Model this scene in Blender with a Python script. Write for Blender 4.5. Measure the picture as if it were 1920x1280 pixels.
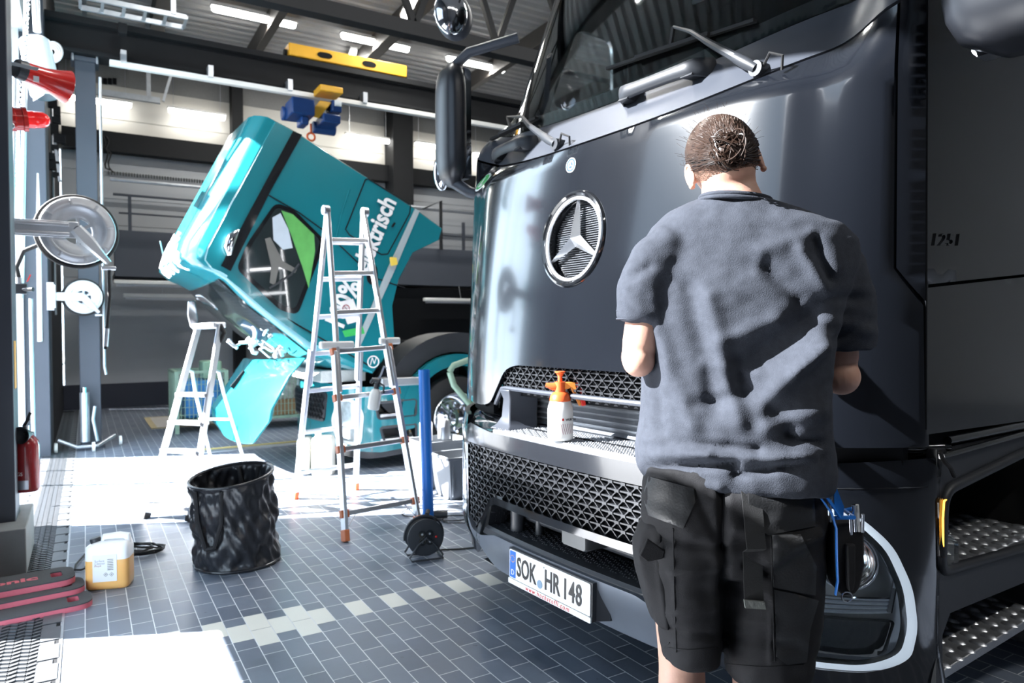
import bpy, bmesh, math, random
from math import sin, cos, pi, radians, sqrt, floor, exp, atan2
from mathutils import Vector, Matrix, Euler, noise
from mathutils.geometry import delaunay_2d_cdt

for o in list(bpy.data.objects):
    bpy.data.objects.remove(o, do_unlink=True)
SC = bpy.context.scene
COL = SC.collection
V = Vector
random.seed(7)

# ------------------------------------------------------------------ camera
CAM_H = 1.35
FPX = 1320.0
_yaw, _pit, _rol = radians(31.2), radians(-1.0), 0.0065
_f0 = V((sin(_yaw), cos(_yaw), 0)); _r0 = V((cos(_yaw), -sin(_yaw), 0)); _z = V((0, 0, 1))
CF = _f0*cos(_pit) + _z*sin(_pit)
_u0 = -_f0*sin(_pit) + _z*cos(_pit)
CR = _r0*cos(_rol) - _u0*sin(_rol)
CU = _u0*cos(_rol) + _r0*sin(_rol)
CC = V((0, 0, CAM_H))
cam_data = bpy.data.cameras.new('camera')
cam_data.sensor_width = 36.0
cam_data.lens = FPX/1920*36.0
cam_data.clip_start = 0.05
cam_data.dof.use_dof = True
cam_data.dof.focus_distance = 1.95
cam_data.dof.aperture_fstop = 4.5
cam = bpy.data.objects.new('camera', cam_data)
COL.objects.link(cam)
cam.matrix_world = Matrix(((CR.x, CU.x, -CF.x, CC.x), (CR.y, CU.y, -CF.y, CC.y), (CR.z, CU.z, -CF.z, CC.z), (0, 0, 0, 1)))
SC.camera = cam

# ------------------------------------------------------------------ world, sun, exposure
world = bpy.data.worlds.new('world'); SC.world = world
world.use_nodes = True
bg = world.node_tree.nodes['Background']
bg.inputs[0].default_value = (0.66, 0.83, 1.0, 1)
bg.inputs[1].default_value = 6.0
SUN_AZ = V((0.91, -0.415, 0)).normalized()
SUN_EL = radians(34)
sd = bpy.data.lights.new('sun', 'SUN'); sd.energy = 85.0; sd.angle = radians(0.6); sd.color = (1.0, 0.975, 0.94)
sun = bpy.data.objects.new('sun', sd); COL.objects.link(sun)
_sdir = (SUN_AZ*cos(SUN_EL) - _z*sin(SUN_EL)).normalized()
sun.rotation_euler = _sdir.to_track_quat('-Z', 'Y').to_euler()
sun.location = (-6, 6, 8)
SC.view_settings.view_transform = 'Standard'
SC.view_settings.look = 'None'
SC.view_settings.exposure = 0.42
SC.view_settings.gamma = 1.0
SC.view_settings.use_curve_mapping = False

# ------------------------------------------------------------------ pixel -> point helpers (the photograph is 1920 x 1280)
def ray(px, py): return CF + CR*((px-960)/FPX) + CU*((640-py)/FPX)
def fl(px, py, z=0.0):
    d = ray(px, py); return CC + d*((z-CAM_H)/d.z)
def ony(px, py, y):
    d = ray(px, py); return CC + d*(y/d.y)
def onx(px, py, x):
    d = ray(px, py); return CC + d*(x/d.x)
def atd(px, py, dist):
    return CC + ray(px, py)*dist

# ------------------------------------------------------------------ mesh builder
WM = {}
def _link(o, parent, M):
    COL.objects.link(o)
    if parent is not None:
        o.parent = parent
        o.matrix_basis = WM[parent.name].inverted() @ M
    else:
        o.matrix_basis = M
    WM[o.name] = M
    return o

def frame(z, x=None):
    z = V(z).normalized()
    if x is None: x = V((0, 0, 1)) if abs(z.z) < .9 else V((1, 0, 0))
    x = V(x); x = (x - z*x.dot(z)).normalized()
    y = z.cross(x)
    return Matrix(((x.x, y.x, z.x), (x.y, y.y, z.y), (x.z, y.z, z.z)))

class MB:
    def __init__(s): s.v = []; s.f = []
    def add(s, vs, fs, M=None):
        n = len(s.v)
        s.v += [(M @ V(v)) if M is not None else V(v) for v in vs]
        s.f += [tuple(i+n for i in f) for f in fs]
        return s
    def box(s, a, b, M=None):
        (x0, y0, z0), (x1, y1, z1) = a, b
        vs = [(x0,y0,z0),(x1,y0,z0),(x1,y1,z0),(x0,y1,z0),(x0,y0,z1),(x1,y0,z1),(x1,y1,z1),(x0,y1,z1)]
        return s.add(vs, [(0,3,2,1),(4,5,6,7),(0,1,5,4),(1,2,6,5),(2,3,7,6),(3,0,4,7)], M)
    def cbox(s, c, d, M=None):
        return s.box((c[0]-d[0]/2, c[1]-d[1]/2, c[2]-d[2]/2), (c[0]+d[0]/2, c[1]+d[1]/2, c[2]+d[2]/2), M)
    def bar(s, p, q, w, h, up=None):
        """rectangular bar from p to q, width w (sideways) and h (along up)"""
        p, q = V(p), V(q); d = q-p; R = frame(d, up)   # local x = up direction
        M = Matrix.Translation(p) @ R.to_4x4()
        return s.box((-h/2, -w/2, 0), (h/2, w/2, d.length), M)
    def tube(s, pts, r, n=8, closed=False, caps=True, flat=1.0):
        pts = [V(p) for p in pts]; m = len(pts)
        rs = r if isinstance(r, (list, tuple)) else [r]*m
        vs = []; x = None
        for i, p in enumerate(pts):
            a = pts[(i-1) % m] if (i > 0 or closed) else p
            b = pts[(i+1) % m] if (i < m-1 or closed) else p
            t = (b-a).normalized()
            if x is None:
                x = V((0,0,1)) if abs(t.z) < .9 else V((1,0,0))
            x = (x - t*x.dot(t)); x = x.normalized() if x.length > 1e-6 else V((1,0,0)); y = t.cross(x)
            for k in range(n):
                an = 2*pi*k/n
                vs.append(p + (x*cos(an)*flat + y*sin(an))*rs[i])
        fs = []
        for i in range(m if closed else m-1):
            j = (i+1) % m
            for k in range(n):
                l = (k+1) % n
                fs.append((i*n+k, i*n+l, j*n+l, j*n+k))
        if caps and not closed:
            fs.append(tuple(range(n-1, -1, -1))); fs.append(tuple((m-1)*n+k for k in range(n)))
        return s.add(vs, fs)
    def cyl(s, p, q, r, n=16): return s.tube([p, q], r, n)
    def lathe(s, prof, n=24, M=None, caps=True):
        m = len(prof); vs = []
        for r, z in prof:
            for k in range(n):
                vs.append((r*cos(2*pi*k/n), r*sin(2*pi*k/n), z))
        fs = []
        for i in range(m-1):
            for k in range(n):
                l = (k+1) % n
                fs.append((i*n+k, i*n+l, (i+1)*n+l, (i+1)*n+k))
        if caps:
            fs.append(tuple(range(n-1, -1, -1))); fs.append(tuple((m-1)*n+k for k in range(n)))
        return s.add(vs, fs, M)
    def loft(s, rings, caps=True, closed=True):
        n = len(rings[0]); vs = [p for r in rings for p in r]; fs = []
        for i in range(len(rings)-1):
            for k in range(n if closed else n-1):
                l = (k+1) % n
                fs.append((i*n+k, i*n+l, (i+1)*n+l, (i+1)*n+k))
        if caps:
            fs.append(tuple(range(n-1, -1, -1))); fs.append(tuple((len(rings)-1)*n+k for k in range(n)))
        return s.add(vs, fs)
    def prism(s, poly, z0, z1, M=None):
        n = len(poly)
        vs = [(x, y, z0) for x, y in poly] + [(x, y, z1) for x, y in poly]
        fs = [tuple(range(n-1, -1, -1)), tuple(range(n, 2*n))] + [(i, (i+1) % n, n+(i+1) % n, n+i) for i in range(n)]
        return s.add(vs, fs, M)
    def torus(s, c, axis, R, r, n=32, m=8, x=None, a0=0, a1=2*pi):
        Fm = frame(axis, x); full = abs(a1-a0-2*pi) < 1e-6
        pts = [V(c) + Fm @ V((cos(a0+(a1-a0)*k/(n if full else n-1))*R, sin(a0+(a1-a0)*k/(n if full else n-1))*R, 0)) for k in range(n)]
        return s.tube(pts, r, m, closed=full)
    def sphere(s, c, r, n=16, m=10, sc=(1,1,1), R=None):
        c = V(c); vs = []; fs = []
        R = R or Matrix.Identity(3)
        for i in range(1, m):
            th = pi*i/m
            for k in range(n):
                vs.append(c + R @ V((r*sc[0]*sin(th)*cos(2*pi*k/n), r*sc[1]*sin(th)*sin(2*pi*k/n), r*sc[2]*cos(th))))
        for i in range(m-2):
            for k in range(n):
                l = (k+1) % n
                fs.append((i*n+k, (i+1)*n+k, (i+1)*n+l, i*n+l))
        a = len(vs); vs.append(c + R @ V((0,0,r*sc[2]))); vs.append(c + R @ V((0,0,-r*sc[2])))
        for k in range(n):
            l = (k+1) % n
            fs.append((k, l, a)); fs.append(((m-2)*n+l, (m-2)*n+k, a+1))
        return s.add(vs, fs)
    def mesh(s, name, M=None):
        me = bpy.data.meshes.new(name)
        Mi = M.inverted() if M is not None else Matrix.Identity(4)
        me.from_pydata([Mi @ v for v in s.v], [], s.f)
        bm = bmesh.new(); bm.from_mesh(me)
        bmesh.ops.recalc_face_normals(bm, faces=bm.faces)
        bm.to_mesh(me); bm.free()
        return me
    def build(s, name, mat, parent=None, smooth=38, bevel=0, seg=2, origin=None, label=None, kind=None, cat=None, group=None):
        if origin is None:
            lo = V((min(v.x for v in s.v), min(v.y for v in s.v), min(v.z for v in s.v)))
            hi = V((max(v.x for v in s.v), max(v.y for v in s.v), max(v.z for v in s.v)))
            origin = V(((lo.x+hi.x)/2, (lo.y+hi.y)/2, lo.z))
        M = Matrix.Translation(origin)
        if parent is not None:
            M = M @ WM[parent.name].to_3x3().to_4x4()
        me = s.mesh(name, M)
        if smooth:
            for p in me.polygons: p.use_smooth = True
            if smooth < 180: me.set_sharp_from_angle(angle=radians(smooth))
        me.materials.append(mat)
        o = bpy.data.objects.new(name, me)
        _link(o, parent, M)
        if bevel:
            b = o.modifiers.new('bevel', 'BEVEL'); b.width = bevel; b.segments = seg; b.limit_method = 'ANGLE'; b.angle_limit = radians(40)
        tag(o, label, cat, group, kind)
        return o

def tag(o, label=None, cat=None, group=None, kind=None):
    if label: o['label'] = label
    if cat: o['category'] = cat
    if group: o['group'] = group
    if kind: o['kind'] = kind
    return o

def thing(name, label, cat, loc=(0,0,0), rot=None, group=None, parent=None):
    o = bpy.data.objects.new(name, None); o.empty_display_size = .1
    M = Matrix.Translation(V(loc))
    if rot is not None: M = M @ Euler(rot).to_matrix().to_4x4()
    _link(o, parent, M)
    return tag(o, label, cat, group)

def copy_tree(o, M, parent=None, label=None):
    """copy of a thing with its parts and sub-parts, root placed at matrix M"""
    c = o.copy(); COL.objects.link(c)
    if parent is None:
        c.matrix_basis = M
        if label: c['label'] = label
    else:
        c.parent = parent
    WM[c.name] = M
    for ch in [x for x in o.children]:
        copy_tree(ch, M, c)
    return c

# ------------------------------------------------------------------ materials
def _nt(name):
    m = bpy.data.materials.new(name); m.use_nodes = True
    nt = m.node_tree; p = nt.nodes['Principled BSDF']
    return m, nt, p

def mat(name, col, rough=.5, metal=0., var=.12, scale=8., bump=0., bscale=60., spec=.5, coat=0., trans=0., emit=None, estr=0., aniso=(1,1,1), alpha=1., rvar=0., ior=1.45, sub=0.):
    m, nt, p = _nt(name)
    N, L = nt.nodes, nt.links
    tc = N.new('ShaderNodeTexCoord'); mp = N.new('ShaderNodeMapping'); mp.inputs['Scale'].default_value = aniso
    L.new(tc.outputs['Object'], mp.inputs['Vector'])
    nz = N.new('ShaderNodeTexNoise'); nz.inputs['Scale'].default_value = scale; nz.inputs['Detail'].default_value = 5
    L.new(mp.outputs[0], nz.inputs['Vector'])
    mx = N.new('ShaderNodeMix'); mx.data_type = 'RGBA'
    mx.inputs[6].default_value = tuple(c*(1-var) for c in col[:3]) + (1,)
    mx.inputs[7].default_value = tuple(min(1, c*(1+var)) for c in col[:3]) + (1,)
    L.new(nz.outputs[0], mx.inputs[0]); L.new(mx.outputs[2], p.inputs['Base Color'])
    p.inputs['Roughness'].default_value = rough; p.inputs['Metallic'].default_value = metal
    p.inputs['Specular IOR Level'].default_value = spec
    p.inputs['Coat Weight'].default_value = coat; p.inputs['Coat Roughness'].default_value = .08
    p.inputs['Transmission Weight'].default_value = trans; p.inputs['IOR'].default_value = ior
    p.inputs['Alpha'].default_value = alpha
    if sub: p.inputs['Subsurface Weight'].default_value = sub; p.inputs['Subsurface Radius'].default_value = (.012, .005, .003); p.inputs['Subsurface Scale'].default_value = 1.0
    if rvar:
        mr = N.new('ShaderNodeMapRange'); mr.inputs[3].default_value = max(.02, rough-rvar); mr.inputs[4].default_value = rough+rvar
        L.new(nz.outputs[0], mr.inputs[0]); L.new(mr.outputs[0], p.inputs['Roughness'])
    if bump:
        n2 = N.new('ShaderNodeTexNoise'); n2.inputs['Scale'].default_value = bscale; n2.inputs['Detail'].default_value = 4
        L.new(mp.outputs[0], n2.inputs['Vector'])
        bp = N.new('ShaderNodeBump'); bp.inputs['Strength'].default_value = bump; bp.inputs['Distance'].default_value = .01
        L.new(n2.outputs[0], bp.inputs['Height']); L.new(bp.outputs[0], p.inputs['Normal'])
    if emit is not None:
        p.inputs['Emission Color'].default_value = tuple(emit[:3]) + (1,); p.inputs['Emission Strength'].default_value = estr
    return m

M = {}
M['paint_black'] = mat('satin_black_paint', (.007, .0085, .012), .155, 0, var=.2, scale=1.5, spec=.8, rvar=.03, coat=.7)
M['plastic_black'] = mat('black_plastic', (.028, .031, .037), .45, 0, bump=.03, bscale=300)
M['plastic_grey'] = mat('grey_blue_plastic', (.055, .062, .078), .42, .1, var=.06, bump=.02, bscale=400)
M['mirror_shell'] = mat('satin_mirror_shell', (.016, .018, .023), .36, 0, spec=.7)
M['gloss_black'] = mat('gloss_black', (.01, .011, .013), .07, 0, spec=.8, coat=.6)
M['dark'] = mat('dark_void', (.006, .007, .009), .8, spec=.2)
M['chrome'] = mat('chrome', (.78, .80, .84), .10, 1, var=.03)
M['alu'] = mat('brushed_aluminium', (.72, .74, .78), .32, .85, var=.08, bump=.04, bscale=80, aniso=(1,1,.15))
M['alu_tread'] = mat('aluminium_tread', (.45, .47, .50), .38, .8, bump=.25, bscale=120)
M['steel'] = mat('galvanised_steel', (.50, .53, .57), .36, .8, var=.2, scale=14)
M['column'] = mat('dark_grey_steel_paint', (.052, .060, .078), .5, 0, var=.08, scale=3, bump=.03, bscale=120)
M['black_steel'] = mat('black_steel_paint', (.011, .012, .014), .6, 0, var=.15, spec=.25)
M['white'] = mat('white_paint', (.80, .81, .82), .45, 0, var=.04)
M['white_plastic'] = mat('white_plastic', (.82, .82, .80), .38, 0, var=.05)
M['glass'] = mat('clear_glass', (.93, .97, .97), .03, 0, var=0, trans=1., ior=1.3)
M['rubber'] = mat('black_rubber', (.015, .015, .016), .75, 0, bump=.15, bscale=90)
M['red'] = mat('red_enamel', (.55, .022, .018), .22, 0, coat=.4, var=.08)
M['red_dark'] = mat('dark_red_enamel', (.24, .014, .016), .25, 0, coat=.5, var=.1)
M['orange'] = mat('orange_plastic', (.85, .14, .035), .35, 0, var=.06)
M['teal'] = mat('teal_paint', (.009, .165, .20), .22, 0, var=.05, scale=2, coat=.7)
M['yellow'] = mat('yellow_paint', (.85, .44, .03), .4, 0, var=.1)
M['blue'] = mat('blue_plastic', (.02, .19, .66), .35, 0, var=.08)
M['blue_dark'] = mat('hoist_blue_paint', (.01, .05, .19), .4, 0, var=.15)
M['green'] = mat('green_plastic', (.04, .42, .10), .4, 0, var=.2, scale=12)
M['sage'] = mat('sage_green_paint', (.23, .34, .26), .5, 0, var=.2, scale=20)
M['ladder_tip'] = mat('rust_orange_plastic', (.52, .15, .06), .5, 0, var=.15)
M['tube'] = mat('fluorescent_tube', (1, 1, 1), .5, 0, var=0, emit=(1, .985, .94), estr=10)
# ================================================================== THE SETTING
def tile_material():
    m, nt, p = _nt('workshop_tiles'); N, L = nt.nodes, nt.links
    tc = N.new('ShaderNodeTexCoord'); sep = N.new('ShaderNodeSeparateXYZ'); cmb = N.new('ShaderNodeCombineXYZ')
    L.new(tc.outputs['Object'], sep.inputs[0])
    ax = N.new('ShaderNodeMath'); ax.inputs[1].default_value = TX0; L.new(sep.outputs[0], ax.inputs[0])
    ay = N.new('ShaderNodeMath'); ay.inputs[1].default_value = TY0; L.new(sep.outputs[1], ay.inputs[0])
    L.new(ay.outputs[0], cmb.inputs[0]); L.new(ax.outputs[0], cmb.inputs[1])
    br = N.new('ShaderNodeTexBrick'); br.inputs['Scale'].default_value = 1.0
    br.inputs['Brick Width'].default_value = TL; br.inputs['Row Height'].default_value = TW
    br.inputs['Mortar Size'].default_value = .0022; br.inputs['Mortar Smooth'].default_value = .15; br.inputs['Bias'].default_value = 0
    br.inputs['Color1'].default_value = (.100, .121, .162, 1); br.inputs['Color2'].default_value = (.142, .168, .215, 1)
    br.inputs['Mortar'].default_value = (.60, .62, .65, 1)
    L.new(cmb.outputs[0], br.inputs['Vector'])
    nz = N.new('ShaderNodeTexNoise'); nz.inputs['Scale'].default_value = 2.2; nz.inputs['Detail'].default_value = 9; nz.inputs['Roughness'].default_value = .7
    L.new(tc.outputs['Object'], nz.inputs['Vector'])
    mr = N.new('ShaderNodeMapRange'); mr.inputs[1].default_value = .3; mr.inputs[2].default_value = .75; mr.inputs[3].default_value = .78; mr.inputs[4].default_value = 1.35
    L.new(nz.outputs[0], mr.inputs[0])
    mx = N.new('ShaderNodeMix'); mx.data_type = 'RGBA'; mx.blend_type = 'MULTIPLY'; mx.inputs[0].default_value = 1
    L.new(br.outputs['Color'], mx.inputs[6]); L.new(mr.outputs[0], mx.inputs[7])
    n3 = N.new('ShaderNodeTexNoise'); n3.inputs['Scale'].default_value = 26; n3.inputs['Detail'].default_value = 3
    L.new(tc.outputs['Object'], n3.inputs['Vector'])
    r3 = N.new('ShaderNodeMapRange'); r3.inputs[1].default_value = .70; r3.inputs[2].default_value = .76; r3.inputs[3].default_value = 1; r3.inputs[4].default_value = .55
    L.new(n3.outputs[0], r3.inputs[0])
    m2 = N.new('ShaderNodeMix'); m2.data_type = 'RGBA'; m2.blend_type = 'MULTIPLY'; m2.inputs[0].default_value = 1
    L.new(mx.outputs[2], m2.inputs[6]); L.new(r3.outputs[0], m2.inputs[7])
    L.new(m2.outputs[2], p.inputs['Base Color'])
    rr = N.new('ShaderNodeMapRange'); rr.inputs[1].default_value = .3; rr.inputs[2].default_value = .7; rr.inputs[3].default_value = .30; rr.inputs[4].default_value = .5
    L.new(nz.outputs[0], rr.inputs[0]); L.new(rr.outputs[0], p.inputs['Roughness'])
    p.inputs['Specular IOR Level'].default_value = .55
    bp = N.new('ShaderNodeBump'); bp.inputs['Strength'].default_value = .35; bp.inputs['Distance'].default_value = .002; bp.invert = True
    L.new(br.outputs['Fac'], bp.inputs['Height']); L.new(bp.outputs[0], p.inputs['Normal'])
    return m
TW, TL = .0909, .1818
TX0, TY0 = 0.0, 0.0
# one white tile spans x 1.797..1.888, y 3.215..3.397 : shift the pattern so that its joints fall there
TX0 = -(1.7970 % (2*TW)) + 2*TW
TY0 = -(3.2120 % TL) + TL
M['tiles'] = tile_material()
XL = -.45            # inner face of the gate wall on the left
YF = 14.4            # far wall
ZC = 6.5             # roof sheeting
fl_ = MB().box((-.9, -5, -.12), (14, 15.2, 0))
fl_.build('floor', M['tiles'], origin=V((0,0,0)), smooth=0, kind='structure')
yard = MB().box((-60, -40, -.2), (-.9, 60, -.06))
yard.build('yard', mat('concrete_yard', (.17, .175, .18), .8, 0, var=.1), smooth=0, kind='structure', origin=V((0,0,0)))

M['tile_white'] = mat('cream_tile', (.62, .62, .57), .35, 0, var=.05)
wt = MB()
def white_tile(i, j, half=False):
    """i = course (x), j = tile (y) counted from the reference tile"""
    x = 1.7970 + i*TW; y = 3.2120 + (j + (.5 if i % 2 else 0))*TL
    wt.box((x+.002, y+.002, -.01), (x+TW-.002, y+TL-.002, .0006))
for i in range(0, -14, -2): white_tile(i, 0)
for i, j in [(-11, 0), (-11, -1), (-13, 0), (-13, -1), (-14, 0), (-15, 0), (-17, 0)]: white_tile(i, j)
for i in range(2, 20, 2): white_tile(i, 0)
wt.build('trim_1', M['tile_white'], smooth=0, kind='structure')

# roof: trapezoid sheeting with ribs along x
rf = MB(); prof = []
y = -5.4; p = .207
while y < 15.2:
    prof += [(y, 0), (y+.085, 0), (y+.11, -.07), (y+.18, -.07)]; y += p
ra = [V((-1.0, a, ZC+b)) for a, b in prof]; rb = [V((15, a, ZC+b)) for a, b in prof]
rc = [V((15, a, ZC+b+.03)) for a, b in prof]; rd = [V((-1.0, a, ZC+b+.03)) for a, b in prof]
rf.loft([ra, rb, rc, rd, ra], caps=False, closed=False)
M['roof'] = mat('grey_roof_sheet', (.48, .47, .46), .55, .1, var=.08)
rf.build('ceiling', M['roof'], smooth=20, kind='structure')

# far wall: lower gate panels, upper cladding, perforated acoustic band
M['panel_cool'] = mat('cool_grey_panel', (.42, .44, .47), .5, 0, var=.04, scale=2)
M['panel_warm'] = mat('cream_panel', (.50, .485, .45), .5, 0, var=.04, scale=2)
M['mesh_grey'] = mat('perforated_grey_cladding', (.20, .20, .20), .6, 0, var=.25, scale=90, bump=.4, bscale=60)
w = MB()
def clad(mb, z0, z1, x0, x1, step, y=YF, dep=.015):
    z = z0
    while z < z1-.01:
        t = min(z+step, z1)
        mb.box((x0, y, z+.006), (x1, y+.08, t-.006)); z += step
    mb.box((x0, y+dep, z0), (x1, y+.1, z1))
clad(w, .42, 4.5, -.32, 14, .47)
w.build('wall_far', M['panel_cool'], smooth=0, kind='structure')
w = MB(); clad(w, 4.5, 5.72, -.6, 14, .62)
w.build('wall_far_upper', M['panel_warm'], smooth=0, kind='structure')
w = MB().box((-.6, YF, 5.72), (14, YF+.1, ZC+.1)); 
w.build('wall_far_top', M['mesh_grey'], smooth=0, kind='structure')
MB().box((-.9, YF-.03, 0), (14, YF+.1, .43)).build('baseboard_far', mat('navy_base', (.022, .026, .045), .5), smooth=0, kind='structure')

# left wall: steel columns, sectional gate openings, transoms
MB().box((-.78, 4.95, 0), (-.36, 5.25, 5.9)).build('wall_column', M['column'], bevel=.006, kind='structure')
MB().box((-.85, 4.75, 0), (-.30, 5.42, .26)).build('wall_column_plinth', mat('grey_plinth', (.20, .21, .215), .7, 0, var=.15), bevel=.006, kind='structure')
MB().box((-.70, 9.15, 0), (-.34, 10.0, 6.4)).build('wall_left_pier', M['column'], bevel=.005, kind='structure')
MB().box((-.62, 10.0, 0), (-.34, YF, 6.6)).build('wall_left_far', M['black_steel'], smooth=0, kind='structure')
# lintel above the far gate and the pieces between the gates
MB().box((-.75, 5.2, 4.55), (-.50, 9.2, 6.6)).build('wall_left_lintel', M['panel_cool'], smooth=0, kind='structure')
# wall to the near side: solid low parts with window bands, lit band above 2.35 m
w = MB()
w.box((-.75, 3.95, .0), (-.5, 4.96, 6.6)); w.box((-.75, 5.2, .0), (-.5, 5.88, 6.6))
w.box((-.75, -5, .92), (-.5, 3.95, 2.25)); w.box((-.75, -5, 4.25), (-.5, 3.95, 6.6)); w.box((-.75, -5, 0), (-.5, 1.1, .92))
w.box((-.75, -5, 2.25), (-.5, 1.15, 4.25)); 
w.build('wall_left', M['column'], smooth=0, kind='structure')
# glazed gate frames (thin mullions) in the far opening
g = MB()
for yy in (5.95, 9.1): g.box((-.62, yy-.03, 0), (-.56, yy+.03, 4.55))
for yy in (7.5,): g.box((-.60, yy-.02, 0), (-.57, yy+.02, 4.55))
g.build('window_1', M['steel'], smooth=0, kind='structure')
g = MB()
g.box((-.66, .5, 2.25), (-.60, 3.95, 2.29)); g.box((-.66, .5, 4.21), (-.60, 3.95, 4.25))
g.build('window_2', M['steel'], smooth=0, kind='structure')
m_, nt, p = _nt('sun_dimming_pane'); N, L = nt.nodes, nt.links  # dark pane added out of view to weaken the sun on person and truck
tr_ = N.new('ShaderNodeBsdfTransparent'); tr_.inputs[0].default_value = (.24, .25, .265, 1)
gs_ = N.new('ShaderNodeBsdfGlossy'); gs_.inputs['Roughness'].default_value = .03
mx_ = N.new('ShaderNodeMixShader'); mx_.inputs[0].default_value = .06
L.new(tr_.outputs[0], mx_.inputs[1]); L.new(gs_.outputs[0], mx_.inputs[2]); L.new(mx_.outputs[0], N['Material Output'].inputs[0])
MB().add([V((-.63, .55, 2.25)), V((-.63, 3.95, 2.25)), V((-.63, 3.95, 4.25)), V((-.63, .55, 4.25))], [(0,1,2,3)]).build('window_3', m_, smooth=0, kind='structure')
# right and rear enclosure, far out of the frame, seen only in reflections
MB().box((13.9, -5, 0), (14.1, 15, 6.6)).build('wall_right', M['panel_cool'], smooth=0, kind='structure')
w = MB(); w.box((-.75, -5.2, 0), (14, -5, 6.6))
w.build('wall_rear', M['column'], smooth=0, kind='structure')
# ================================================================== THE BLACK TRUCK
TH = radians(3.7)
TO = _r0*.167 + _f0*2.785; TO.z = 0
TA = V((-sin(TH), cos(TH), 0)); TB = V((cos(TH), sin(TH), 0))
def TP(a, b, z): return TO + TA*a + TB*b + _z*z
def sst(x, lo, hi):
    t = max(0, min(1, (x-lo)/(hi-lo))); return t*t*(3-2*t)
def cB(a): return .07*a*a + .26*(abs(a)/1.2)**7
def lean(z):
    if z < 1: return .06
    if z < 2.1: return .06 + .10*((z-1)/1.1)**1.5
    if z < 2.3: return .16 + .17*(z-2.1)/.2
    return .33 + .36*(z-2.3)
def hoodb(a, z):
    w = sst(abs(a), .93, 1.2)*(1-sst(z, 2.28, 2.65))
    return cB(a) + lean(z)*(1-w) + .06*w
def SH(a, z, off=0): return TP(a, hoodb(a, z)+off, z)
def bumpb(a, z):
    return cB(a) + .03*(min(abs(a), 1.2)/.95)**6 + .05*sst(z, .42, .24) + .02*sst(z, .85, .98)
def SB(a, z, off=0): return TP(a, bumpb(a, z)+off, z)
def SS(b, z, off=0): return TP(-1.2+off, b, z)          # near side of the cab
def SF(b, z, off=0): return TP(1.2-off, b, z)           # far side
def thit(px, py, bf=hoodb):
    d = ray(px, py); t = .9
    while t < 6:
        p = CC + d*t - TO; a = p.dot(TA); b = p.dot(TB)
        if abs(a) <= 1.25 and b >= bf(a, p.z): return a, p.z
        t += .003
    return None

def roundpoly(pts, r, n=5):
    out = []; m = len(pts)
    for i, p in enumerate(pts):
        p = V((p[0], p[1])); a = V(pts[i-1][:2]); b = V(pts[(i+1) % m][:2])
        rr = (pts[i][2] if len(pts[i]) > 2 else r)
        da = (a-p); db = (b-p); l = min(rr, da.length*.45, db.length*.45)
        if l < 1e-5: out.append((p.x, p.y)); continue
        A = p + da.normalized()*l; Bp = p + db.normalized()*l
        for k in range(n+1):
            t = k/n; q = A*(1-t)**2 + p*2*t*(1-t) + Bp*t*t
            out.append((q.x, q.y))
    return out
def circ(cx, cy, r, n=40, ry=None): return [(cx+r*cos(2*pi*k/n), cy+(ry or r)*sin(2*pi*k/n)) for k in range(n)]
def inpoly(x, y, P):
    c = False; n = len(P); j = n-1
    for i in range(n):
        xi, yi = P[i]; xj, yj = P[j]
        if (yi > y) != (yj > y) and x < (xj-xi)*(y-yi)/(yj-yi)+xi: c = not c
        j = i
    return c
def densify(P, g):
    out = []
    for i, p in enumerate(P):
        q = P[(i+1) % len(P)]; d = math.hypot(q[0]-p[0], q[1]-p[1]); n = max(1, int(d/g+.5))
        for k in range(n): out.append((p[0]+(q[0]-p[0])*k/n, p[1]+(q[1]-p[1])*k/n))
    return out
def patch(mb, outer, surf, th=.02, g=.04, holes=(), off=0.):
    """shaped panel following surf(s, t, off), thickness th inwards, with holes"""
    rings = [densify(outer, g)] + [densify(h, g) for h in holes]
    pts = []; edges = []
    for R in rings:
        n = len(pts); pts += R; edges += [(n+i, n+(i+1) % len(R)) for i in range(len(R))]
    xs = [p[0] for p in outer]; ys = [p[1] for p in outer]
    i0, i1 = int(min(xs)/g)-1, int(max(xs)/g)+1; j0, j1 = int(min(ys)/g)-1, int(max(ys)/g)+1
    bnd = pts[:]
    for i in range(i0, i1+1):
        for j in range(j0, j1+1):
            x, y = i*g+.0013, j*g+.0017
            if inpoly(x, y, outer) and not any(inpoly(x, y, h) for h in holes):
                if min((x-q[0])**2+(y-q[1])**2 for q in bnd) > (g*.35)**2: pts.append((x, y))
    vo, eo, fo, *_ = delaunay_2d_cdt([V(p) for p in pts], edges, [], 0, 1e-6)
    tri = []
    for f in fo:
        cx = sum(vo[i].x for i in f)/len(f); cy = sum(vo[i].y for i in f)/len(f)
        if inpoly(cx, cy, outer) and not any(inpoly(cx, cy, h) for h in holes): tri.append(tuple(f))
    n = len(vo)
    vs = [surf(p.x, p.y, off) for p in vo] + [surf(p.x, p.y, off+th) for p in vo]
    fs = tri[:] + [tuple(n+i for i in reversed(f)) for f in tri]
    cnt = {}
    for f in tri:
        for k in range(len(f)):
            a, b = f[k], f[(k+1) % len(f)]
            cnt.setdefault((min(a, b), max(a, b)), []).append((a, b))
    for k, l in cnt.items():
        if len(l) == 1:
            a, b = l[0]; fs.append((b, a, n+a, n+b))
    mb.add(vs, fs); return mb
def lineon(mb, pts, surf, r, off=0, n=5):
    out = []
    for i in range(len(pts)-1):
        p, q = pts[i], pts[i+1]; m = max(1, int(math.hypot(q[0]-p[0], q[1]-p[1])/.03))
        for k in range(m): out.append(surf(p[0]+(q[0]-p[0])*k/m, p[1]+(q[1]-p[1])*k/m, off))
    out.append(surf(pts[-1][0], pts[-1][1], off))
    return mb.tube(out, r, n)
FONT = None
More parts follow.
